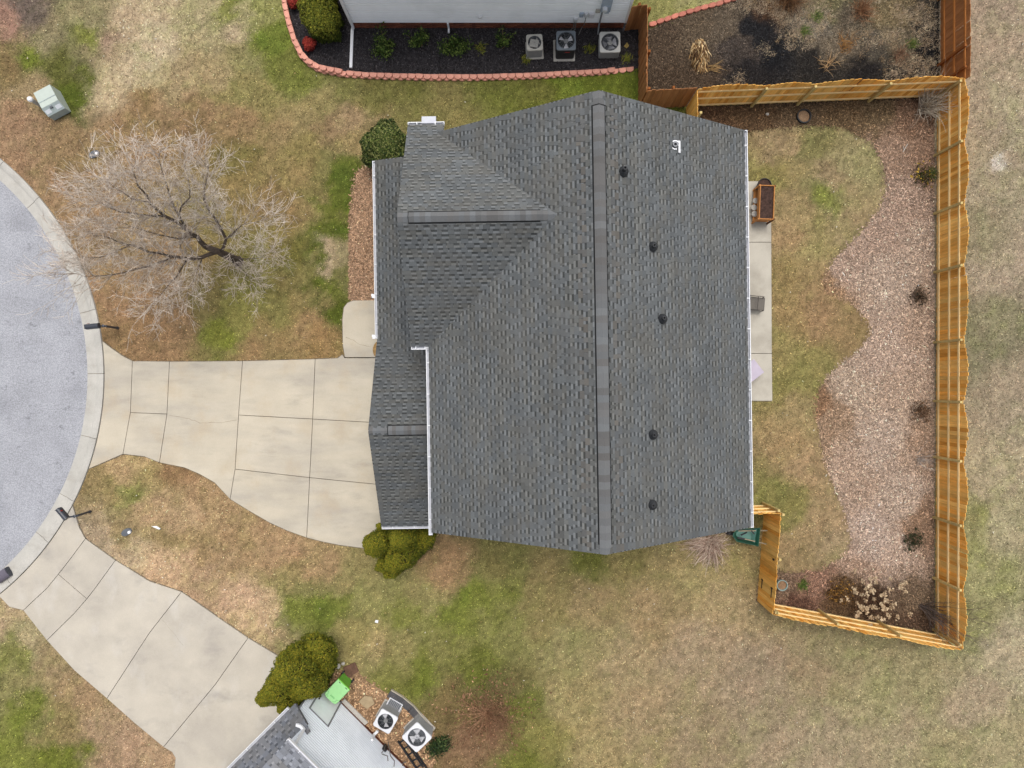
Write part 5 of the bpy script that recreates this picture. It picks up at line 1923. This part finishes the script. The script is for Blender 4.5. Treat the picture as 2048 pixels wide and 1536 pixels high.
trunk = tp([(477, 523, -.05), (468, 518, .35), (456, 512, .95), (436, 503, 1.75), (412, 494, 2.4)])
mb = MB()
mb.tube([trunk[0], trunk[0] + Vector((0, 0, .12))] + trunk[1:], [.25, .19, .165, .145, .125, .10], 12)
mk('trunk', mb, M['bark'], tree, True)
limbs = [
    ([(412, 494, 2.4), (395, 474, 3.0), (372, 458, 3.6), (330, 432, 4.5), (302, 408, 5.2), (276, 372, 5.9), (262, 336, 6.3)], .115),
    ([(374, 459, 3.55), (357, 430, 4.2), (340, 392, 4.9), (325, 345, 5.6), (318, 305, 6.0)], .06),
    ([(436, 503, 1.75), (405, 514, 2.3), (375, 518, 2.8), (340, 513, 3.4), (300, 505, 3.9), (262, 490, 4.5), (220, 476, 5.0), (185, 470, 5.3)], .10),
    ([(345, 514, 3.3), (300, 532, 3.8), (250, 545, 4.3), (200, 552, 4.7), (170, 554, 5.0), (145, 548, 5.1)], .045),
    ([(440, 505, 1.6), (452, 478, 2.3), (436, 448, 3.0), (420, 425, 3.6), (408, 400, 4.2), (412, 365, 5.0), (418, 330, 5.6)], .075),
    ([(452, 478, 2.3), (474, 458, 3.0), (498, 446, 3.6), (528, 440, 4.2)], .04),
    ([(462, 515, .7), (492, 518, 1.4), (520, 515, 2.0), (548, 500, 2.5)], .035),
    ([(466, 518, .5), (486, 540, 1.0), (508, 572, 1.5)], .028),
    ([(375, 518, 2.8), (352, 555, 3.4), (325, 585, 4.0), (300, 615, 4.4)], .04),
    ([(330, 432, 4.5), (285, 430, 5.0), (242, 424, 5.5), (212, 412, 5.9), (192, 402, 6.1)], .05),
    ([(395, 474, 3.0), (360, 478, 3.6), (320, 470, 4.2), (270, 455, 4.8), (225, 440, 5.2)], .045),
    ([(405, 514, 2.3), (395, 540, 2.9), (382, 570, 3.4), (374, 592, 3.8)], .028),
    ([(300, 405, 5.2), (264, 398, 5.7), (228, 374, 6.1), (200, 354, 6.3)], .04),
    ([(357, 430, 4.2), (380, 395, 4.8), (375, 350, 5.5), (360, 315, 5.9)], .035),
    ([(262, 490, 4.5), (215, 510, 4.9), (180, 516, 5.2), (150, 510, 5.4)], .03),
]
for li, (pts, r0) in enumerate(limbs):
    P_ = tp(pts)
    # smooth the polyline a little
    q = [P_[0]]
    for a_, b_ in zip(P_[:-1], P_[1:]):
        q.append((a_ + b_) / 2 + Vector((R.gauss(0, .03), R.gauss(0, .03), R.gauss(0, .03))))
        q.append(b_)
    rad = [r0 * .82 * (1 - .92 * i / (len(q) - 1)) for i in range(len(q))]
    mb = MB()
    mb.tube(q, rad, 8)
    mk('limb', mb, M['bark'], tree, True)
    L_ = len(q)
    start = 3 if r0 > .05 else 1
    for i in range(start, L_):
        d = (q[i] - q[i - 1]).normalized()
        nsub = 4 if r0 > .05 else 3
        for k in range(nsub + (3 if i == L_ - 1 else 0)):
            a = Vector((R.gauss(0, 1), R.gauss(0, 1), R.gauss(.15, .8))).normalized()
            p = q[i - 1].lerp(q[i], R.random())
            twig_grow(p, (d * .9 + a * .85).normalized(), R.uniform(.6, 1.12) * (.85 if r0 < .04 else 1.0), max(.45 * rad[i], .011), 0)
mk('crown', crown, M['twig'], tree)

# ------------------------------------------------------------------ street and yard furniture


def mailbox(label, px, py, rz, hd, back, m='mailbox', arm=.5):
    """post rooted at px,py; the box is carried towards local +x"""
    t = thing('mailbox', label, 'mailbox', W(px, py), rz, 'kerbside mailboxes')
    mb = MB()
    mb.lathe([(.06, 0), (.06, .1), (.045, .13), (.045, 1.02), (.06, 1.05), (.0, 1.07)], 10)
    mk('post', mb, M['mailbox'], t)
    mb = MB()
    mb.bar((-.12, 0, .98), (arm, 0, .98), .06, .05); mb.bar((.0, 0, .62), (.30, 0, .95), .03, .03)
    mk('arm', mb, M['mailbox'], t)
    mb = MB()
    # arched body along local direction hd (relative), length .5
    L_, w = .50, .10
    n_ = 9
    prof_ = [(-w, 0), (w, 0), (w, .12)] + [(w * math.cos(math.pi * k / n_), .12 + w * .95 * math.sin(math.pi * k / n_)) for k in range(1, n_)] + [(-w, .12)]
    ca, sa = math.cos(hd), math.sin(hd)
    cx, cy = back
    m_ = len(prof_)
    vs = []
    for s_ in (-L_ / 2, L_ / 2):
        for x, z in prof_:
            vs.append((cx + s_ * ca - x * sa, cy + s_ * sa + x * ca, 1.01 + z))
    mb.add(vs, [tuple(reversed(range(m_))), tuple(range(m_, 2 * m_))] + [(i, (i + 1) % m_, m_ + (i + 1) % m_, m_ + i) for i in range(m_)])
    mk('box', mb, M[m], t)
    mb = MB(); mb.box((cx + (L_ / 2 + .008) * ca, cy + (L_ / 2 + .008) * sa, 1.12), (.012, .17, .2), hd)
    mk('door', mb, M['mailbox'], t)
    mb = MB(); mb.box((cx + .1 * ca + .112 * sa, cy + .1 * sa - .112 * ca, 1.2), (.05, .008, .12), hd)
    mk('flag', mb, M['red'], t)
    return t


mailbox('slate black mailbox beside the kerb below the bare tree', 236, 656, math.radians(180), math.radians(6), (.36, .02))
mailbox('black mailbox turned aslant between the two driveways', 181, 1023, math.radians(188), math.radians(-58), (.40, -.16))
t = thing('kerb_box', 'low grey round topped box on the kerb at the left edge of the paler driveway', 'utility box', W(10, 1149), math.radians(33))
mb = MB()
pr = [(-.20, 0), (.20, 0)] + [(.20 * math.cos(math.pi * k / 10), .16 + .14 * math.sin(math.pi * k / 10)) for k in range(11)]
mb.add([(-.30, y, z) for y, z in pr] + [(.30, y, z) for y, z in pr], [tuple(range(13)), tuple(reversed(range(13, 26)))] + [(i, 13 + i, 13 + (i + 1) % 13, (i + 1) % 13) for i in range(13)])
mk('body', mb, M['mailbox2'], t)
mb = MB(); mb.box((.305, 0, .14), (.03, .36, .24)); mk('end_cap', mb, M['mailbox'], t)

# pale green utility cabinet
uc = W(116, 212)
t = thing('utility_cabinet', 'pale green steel utility cabinet on the upper front lawn', 'utility box', uc, math.radians(28), None)
mb = MB()
hw, hd_ = .36, .47
z1 = .66
P0 = [(-hw, -hd_), (hw, -hd_), (hw, hd_), (-hw, hd_)]
mb.add([(x, y, 0) for x, y in P0] + [(-hw, -hd_, .44), (hw, -hd_, .44), (hw, -hd_ + .26, z1), (hw, hd_, z1), (-hw, hd_, z1), (-hw, -hd_ + .26, z1)],
       [(3, 2, 1, 0), (4, 5, 6, 9), (9, 6, 7, 8), (1, 2, 7, 6, 5), (3, 0, 4, 9, 8), (2, 3, 8, 7)])
mk('cabinet', mb, M['box_green'], t)
mb = MB(); mb.add([(-hw - .01, -hd_ - .015, .06), (hw + .01, -hd_ - .015, .06), (hw + .01, -hd_ - .015, .44), (-hw - .01, -hd_ - .015, .44), (-hw - .01, -hd_ + .24, z1 - .0), (hw + .01, -hd_ + .24, z1 - .0)],
                  [(0, 1, 2, 3), (3, 2, 5, 4)])
mb.bar((-hw, .02, z1 + .006), (hw, .02, z1 + .006), .03, .012)
mk('hood', mb, M['box_side'], t)
for x in (-.27, .25):
    mb = MB(); s1 = Vector((0, .26, .22)).normalized()
    mb.obox((x * .85, -hd_ + .10, .44 + .085 + .016), (1, 0, 0), s1, Vector((0, -s1.z, s1.y)), (.22, .15, .006))
    mk('sticker', mb, M['sticker'], t)
mb = MB(); mb.box((-.02, -hd_ + .17, .60), (.11, .08, .06))
mk('padlock', mb, M['hole_lt'], t)
t = thing('marker_post', 'short white round marker post beside the pale green cabinet', 'post', W(83, 212))
mb = MB(); mb.lathe([(.075, 0), (.075, .62), (.10, .63), (.10, .70), (.07, .75), (0, .76)], 16)
mk('post', mb, M['stone'], t); mb = MB(); mb.lathe([(.104, .63), (.104, .705), (.07, .755), (0, .765)], 16); mk('cap', mb, M['white'], t)
# small ground covers
for lab, px, py in (('dark round ground cover with a white cap above the bare tree', 189, 309), ('dark ground cover with white caps between the driveways', 254, 1064)):
    t = thing('ground_cover', lab, 'utility cover', W(px, py), .5, 'small utility covers')
    mb = MB(); mb.lathe([(.20, 0), (.19, .06), (0, .07)], 18); o = mk('lid', mb, M['hole_lt'], t); o.scale = (1.15, .7, 1)
    mb = MB(); mb.lathe([(.065, .05), (.06, .13), (0, .14)], 12, (.13, -.06, 0)); mk('cap', mb, M['white'], t)
mb = MB(); mb.prism([(-.18, -.02), (.15, -.06), (.20, .0), (.02, .05)], 0, .02); o = mk('paper_scrap', mb, M['white']); o.location = W(312, 1054, .03); o.rotation_euler = (0, 0, -.3)
tag(o, 'torn white paper scrap lying in the grass between the driveways', 'litter')
mb = MB(); mb.prism([(-.07, -.03), (.06, -.06), (.08, .05), (-.03, .07)], 0, .02); o = mk('paper_scrap', mb, M['white']); o.location = W(753, 1243, .05)
tag(o, 'small white scrap in the grass above the green weeds at bottom', 'litter')

# wheelie bin
bn = thing('wheelie_bin', 'lime green wheelie bin standing by the white house door', 'bin', W(686, 1362), math.radians(-43.4))
mb = MB()
bx, by = .27, .33
vs = [(x * .82, y * .80 + .03, .05) for x, y in ((-bx, -by), (bx, -by), (bx, by), (-bx, by))] + [(x, y, .97) for x, y in ((-bx, -by), (bx, -by), (bx, by), (-bx, by))]
mb.add(vs, [(3, 2, 1, 0), (0, 1, 5, 4), (1, 2, 6, 5), (2, 3, 7, 6), (3, 0, 4, 7), (4, 5, 6, 7)])
mk('body', mb, M['bin_body'], bn)
mb = MB()
lid = [(-.31, -.30), (-.27, -.385), (-.14, -.415), (.14, -.415), (.27, -.385), (.31, -.30), (.31, .40), (-.31, .40)]
mb.prism(lid, .97, 1.045, bevel=.02)
ld = mk('lid', mb, M['bin'], bn)
mb = MB(); mb.bar((-.31, .405, 1.0), (.31, .405, 1.0), .05, .06)
mk('lid_rim', mb, M['bin_body'], ld)
mb = MB()
for x in (-.17, .17):
    mb.box((x, .36, 1.047), (.09, .022, .01))
mk('hinge_slot', mb, M['black_pl'], bn)
mb = MB()
for k in range(5):
    mb.box((-.085 + k * .042, -.235, 1.048), (.026, .055, .008)); mb.box((-.085 + k * .042, -.235, 1.0505), (.010, .03, .006))
for p, q in (((-.27, -.18), (-.20, -.22)), ((-.20, -.22), (-.22, -.31)), ((-.22, -.31), (-.12, -.37)), ((.27, -.18), (.20, -.22)), ((.20, -.22), (.22, -.31)), ((.22, -.31), (.12, -.37))):
    mb.bar((*p, 1.047), (*q, 1.047), .012, .008)
mk('lid_emboss', mb, M['bin_mark'], ld)
for x in (-.25, .25):
    mb = MB(); mb.tube([(x - .03, .30, .10), (x + .03, .30, .10)], .10, 14)
    mk('wheel', mb, M['black_pl'], bn)

# things on the dirt by the white house
def pxloc(px, py, z=0):
    v = W(px, py, z)
    return (v.x, v.y, z)


t = thing('drain_grate', 'long dark ribbed strip with a pale edge curving round the white air conditioners', 'edging', W(830, 1412))
mb = MB(); eb = MB()
cur = [(783, 1378), (806, 1392), (828, 1410), (850, 1436), (868, 1458)]
cur = [W(*c) - t.location for c in cur]
for i in range(len(cur) - 1):
    a_, b_ = cur[i], cur[i + 1]
    d = (b_ - a_).normalized()
    nr = Vector((-d.y, d.x, 0))
    off_ = -.17
    for k in range(-4, 5):
        mb.bar(a_ + nr * (off_ + k * .036) + Vector((0, 0, .055)), b_ + nr * (off_ + k * .036) + Vector((0, 0, .055)), .020, .03)
    mb.bar(a_ + nr * off_ + Vector((0, 0, .03)), b_ + nr * off_ + Vector((0, 0, .03)), .33, .02)
    eb.bar(a_ + Vector((0, 0, .06)), b_ + d * .02 + Vector((0, 0, .06)), .035, .12)
mk('ribbed_strip', mb, M['edging'], t); mk('pale_edge', eb, M['pale_edge'], t)
t = thing('wire_rack', 'grey ribbed metal rack leaning on the white air conditioner with the dark fan', 'rack', W(790, 1406), math.radians(-30))
mb = MB()
for k in range(8):
    x = -.24 + k * .069
    mb.bar((x, -.16, .30 + .02 * (k % 2)), (x, .16, .16), .03, .03); mb.bar((x, .16, .16), (x, .2, .02), .02, .02)
mk('rib', mb, M['grey'], t)
mb = MB()
mb.bar((-.30, -.17, .36), (.30, -.17, .33), .035, .035); mb.bar((-.30, .17, .18), (.30, .17, .18), .03, .03); mb.bar((-.28, -.17, .34), (-.28, .17, .17), .03, .03); mb.bar((.28, -.17, .34), (.28, .17, .17), .03, .03)
mb.bar((-.28, -.17, .34), (-.28, -.17, .0), .03, .03); mb.bar((.28, -.17, .34), (.28, -.17, .0), .03, .03)
mk('frame', mb, M['ac_white'], t)
mb = MB(); mb.box((0, 0, .08), (.52, .34, .12)); mk('tray', mb, M['hole_lt'], t)
t = thing('folded_ladder', 'black folded ladder lying at the bottom edge under the largest white air conditioner', 'ladder', W(826, 1508), math.radians(-56))
mb = MB()
for y in (-.17, .17):
    mb.box((.15, y, .09), (1.9, .06, .08)); mb.box((-.1, y * .7, .20), (1.4, .05, .06))
mk('rail', mb, M['black_pl'], t)
for k in range(6):
    mb = MB(); mb.box((-.7 + k * .3, 0, .09), (.05, .34, .03)); mk('rung', mb, M['hole'], t)
mb = MB(); mb.prism([(-.29, -.20), (.16, -.27), (.29, .10), (.05, .27), (-.22, .14)], 0, .07, bevel=.015)
o = mk('paver', mb, M['terra']); o.location = W(735, 1402, .02); o.rotation_euler = (.06, .05, -.6); tag(o, 'broken tan paver lying near the white wall', 'paver')
mb = MB(); mb.prism([(-.28, -.22), (.26, -.18), (.30, .2), (-.2, .26)], 0, .09, bevel=.02)
o = mk('rough_stone', mb, mat('brown_stone', A(112, 84, 68), rough=.95, var=.3, scale=7, bump=.8, bscale=14)); o.location = W(702, 1340, 0); o.rotation_euler = (0, .08, .5); tag(o, 'brown rough stone behind the lime green bin', 'stone')
mb = MB(); mb.blob((0, 0, .08), (.13, .10, .10), 12, 8, .18, 4); mb.blob((.22, .10, .06), (.08, .07, .07), 10, 6, .15, 6)
o = mk('white_rock', mb, M['stone']); o.location = W(676, 1331); tag(o, 'white lumpy rock between the largest golden shrub and the bin', 'rock')
# concrete step along the white wall
mb = MB(); c_ = [W2(684, 1402), W2(690, 1396), W2(737, 1443), W2(729, 1450)]
mb.prism(c_, 0, .09, bevel=.01); o = mk('concrete_strip', mb, M['stone']); tag(o, 'narrow concrete strip along the foot of the white wall', 'kerb strip')

# raised wooden planter on legs
t = thing('raised_planter', 'raised wooden planter box full of soil beside the back gutter', 'planter', W(1519, 415), math.radians(-2.2))
zt = .84
mb = MB()
hx, hy = .275, .65
for (x, y, sx, sy) in ((-hx, 0, .03, 2 * hy), (hx, 0, .03, 2 * hy), (0, -hy, 2 * hx + .03, .03), (0, hy, 2 * hx + .03, .03)):
    b_ = MB(); b_.box((x, y, zt - .13), (sx, sy, .26)); mk('board', b_, M['planter_wood'], t)
for x in (-hx - .025, hx + .025):
    for y in (-hy, hy):
        b_ = MB(); b_.box((x, y, zt / 2 + .005), (.05, .06, zt + .01)); mk('leg', b_, M['planter_wood' if x < 0 else 'planter_dark'], t)
b_ = MB(); b_.box((-.02, 0, .22), (.62, 1.24, .03)); mk('shelf', b_, M['planter_wood'], t)
b_ = MB()
n_ = 14
vs, fs = [], []
for j_ in range(n_ + 1):
    for i_ in range(8):
        vs.append((-hx + .015 + (2 * hx - .03) * i_ / 7, -hy + .015 + (2 * hy - .03) * j_ / n_, zt - .06 + random.uniform(-.02, .02)))
for j_ in range(n_):
    for i_ in range(7):
        fs.append((j_ * 8 + i_, j_ * 8 + i_ + 1, (j_ + 1) * 8 + i_ + 1, (j_ + 1) * 8 + i_))
b_.add(vs, fs); mk('soil', b_, M['soil'], t)
for k, (px, py, z) in enumerate(((1510.5, 402, .235), (1507.5, 415.5, .235), (1508.5, 428, .235))):
    mb = MB(); mb.lathe([(.09, 0), (.115, .02), (.115, .05), (.09, .06), (0, .05)], 16)
    o = mk('stone_dish', mb, M['stone']); o.location = W(px, py, z)
    tag(o, ['pale round dish on the planter shelf, closest to the dark pot', 'pale round dish in the middle of the planter shelf', 'pale round dish on the planter shelf, farthest from the dark pot'][k], 'dish', 'pale dishes on the planter shelf')
t = thing('plant_pot', 'round black pot of soil at the end of the raised planter', 'pot', W(1521, 377))
mb = MB(); mb.lathe([(.20, 0), (.27, .40), (.285, .42), (.285, .47), (.262, .47), (.25, .42)], 22); mk('pot', mb, M['pot'], t)
mb = MB(); mb.lathe([(.255, .42), (.14, .43), (0, .445)], 18); mk('soil', mb, M['soil'], t)
t = thing('plant_pot', 'grey green pot behind the golden gate', 'pot', W(1558, 1166))
mb = MB(); mb.lathe([(.15, 0), (.20, .30), (.22, .32), (.22, .36), (.185, .36), (.17, .28)], 22); mk('pot', mb, M['pot_green'], t)
mb = MB(); mb.lathe([(.178, .30), (.1, .31), (0, .315)], 16); mk('soil', mb, M['dirt'], t)
t = thing('plant_ring', 'dark round planter ring set in the brown mulch by the golden fence', 'planter', W(1606, 234))
mb = MB(); mb.lathe([(.275, 0), (.285, .14), (.245, .15), (.235, .04)], 26); mk('ring', mb, M['rubber'], t)
mb = MB(); mb.lathe([(.24, .05), (.1, .07), (0, .075)], 18); mk('soil', mb, M['dirt'], t)
mb = MB(); mb.blob((0, 0, .04), (.07, .06, .05), 10, 6, .12, 2); o = mk('white_rock', mb, M['stone']); o.location = W(1534, 229); tag(o, 'small white rock in the brown mulch by the golden fence', 'rock')

# patio chair half under the eave
t = thing('patio_chair', 'dark framed mesh patio chair half under the back gutter', 'chair', W(1506, 610), math.radians(-4))
mb = MB()
for y in (-.27, .27):
    mb.tube([(-.40, y * .95, .03), (-.38, y, .60), (-.30, y, .66), (.14, y, .64), (.24, y, .55), (.26, y, .03)], .014, 6)
mb.tube([(.30, -.24, .42), (.30, .24, .42)], .014, 6); mb.tube([(-.02, -.26, .63), (-.02, .26, .63)], .012, 6)
mb.tube([(.30, -.24, .42), (-.28, -.25, .40), (-.46, -.24, 1.0), (-.46, .24, 1.0), (-.28, .25, .40), (.30, .24, .42)], .014, 6)
mk('frame', mb, M['metal_dk'], t)
mb = MB(); mb.obox((.02, 0, .415), (1, 0, .03), (0, 1, 0), (-.03, 0, 1), (.56, .47, .012)); mk('seat', mb, M['mesh_fab'], t)
mb = MB(); mb.obox((-.37, 0, .71), Vector((-.18, 0, .6)).normalized(), (0, 1, 0), Vector((.6, 0, .18)).normalized(), (.58, .47, .012)); mk('backrest', mb, M['mesh_fab'], t)
t = thing('patio_table', 'lilac topped square table with one corner past the back gutter', 'table', W(1496, 742), math.radians(38))
mb = MB(); mb.prism(rsq(.33, .02, 3), .50, .525, bevel=.006); mk('table_top', mb, M['lilac'], t)
for x in (-.26, .26):
    for y in (-.26, .26):
        b_ = MB(); b_.tube([(x, y, 0), (x, y, .5)], .018, 8); mk('leg', b_, M['metal_dk'], t)

# wheelbarrow
t = thing('wheelbarrow', 'green wheelbarrow with pale wooden handles beside the golden gate', 'wheelbarrow', W(1487, 1066), math.radians(-4))
mb = MB()
top = [(-.62, -.05), (-.45, -.24), (.42, -.37), (.44, .37), (-.45, .26), (-.62, .06)]
bot = [(-.40, -.04), (-.32, -.15), (.24, -.25), (.24, .25), (-.32, .16), (-.40, .05)]
n_ = 6
inn = [(x * .94, y * .93) for x, y in top]
vs = [(x, y, .30) for x, y in bot] + [(x, y, .62) for x, y in top] + [(x, y, .62) for x, y in inn] + [(x * .97, y * .95, .33) for x, y in bot]
fs = [tuple(reversed(range(6)))]
for k in range(2):
    for i in range(6):
        fs.append((k * 6 + i, k * 6 + (i + 1) % 6, (k + 1) * 6 + (i + 1) % 6, (k + 1) * 6 + i))
for i in range(6):
    fs.append((12 + i, 12 + (i + 1) % 6, 18 + (i + 1) % 6, 18 + i))
mb.add(vs, fs); mk('tray', mb, M['barrow_dk'], t)
mb = MB(); mb.add([(x * .98, y * .96, .335) for x, y in bot], [tuple(range(6))]); mb.add([(.20, -.22, .34), (.20, .22, .34), (.41, .33, .59), (.41, -.33, .59)], [(0, 1, 2, 3)][::-1])
mk('tray_floor', mb, M['barrow'], t)
for y in (-.28, .28):
    b_ = MB(); b_.bar((-.55, y * .35, .26), (.95, y * 1.05, .60), .04, .045); mk('handle', b_, M['handle'], t)
b_ = MB(); b_.tube([(-.60, -.05, .18), (-.60, .05, .18)], .18, 18); mk('wheel', b_, M['black_pl'], t)
for y in (-.22, .22):
    b_ = MB(); b_.bar((.30, y, .34), (.36, y, .02), .03, .03); mk('leg', b_, M['black_pl'], t)
b_ = MB(); b_.bar((-.30, .02, .60), (-.08, .16, .64), .05, .04); b_.bar((-.42, -.08, .58), (-.15, -.12, .62), .06, .04); b_.bar((.10, .22, .60), (.22, .10, .62), .04, .03)
mk('brace', b_, M['black_pl'], t)

# leaf in the black bed, twig on the chips
mb = MB(); mb.add([(-.11, -.03, 0), (0, -.12, .01), (.10, -.02, .02), (.02, .13, .01), (0, 0, .035)], [(0, 1, 4), (1, 2, 4), (2, 3, 4), (3, 0, 4)])
o = mk('big_leaf', mb, mat('tan_leaf', A(176, 152, 88), rough=.8)); o.location = W(1253, 91, .04); tag(o, 'large tan leaf lying right of the pale grey air conditioner', 'leaf')
mb = MB(); mb.bar((0, 0, 0), (.18, .32, .01), .022, .02); mb.bar((.05, .09, 0), (.0, .22, .01), .014, .015)
o = mk('pale_stick', mb, M['stone']); o.location = W(1806, 304, .05); tag(o, 'pale stick on the wood chips near the top of the bed', 'stick')
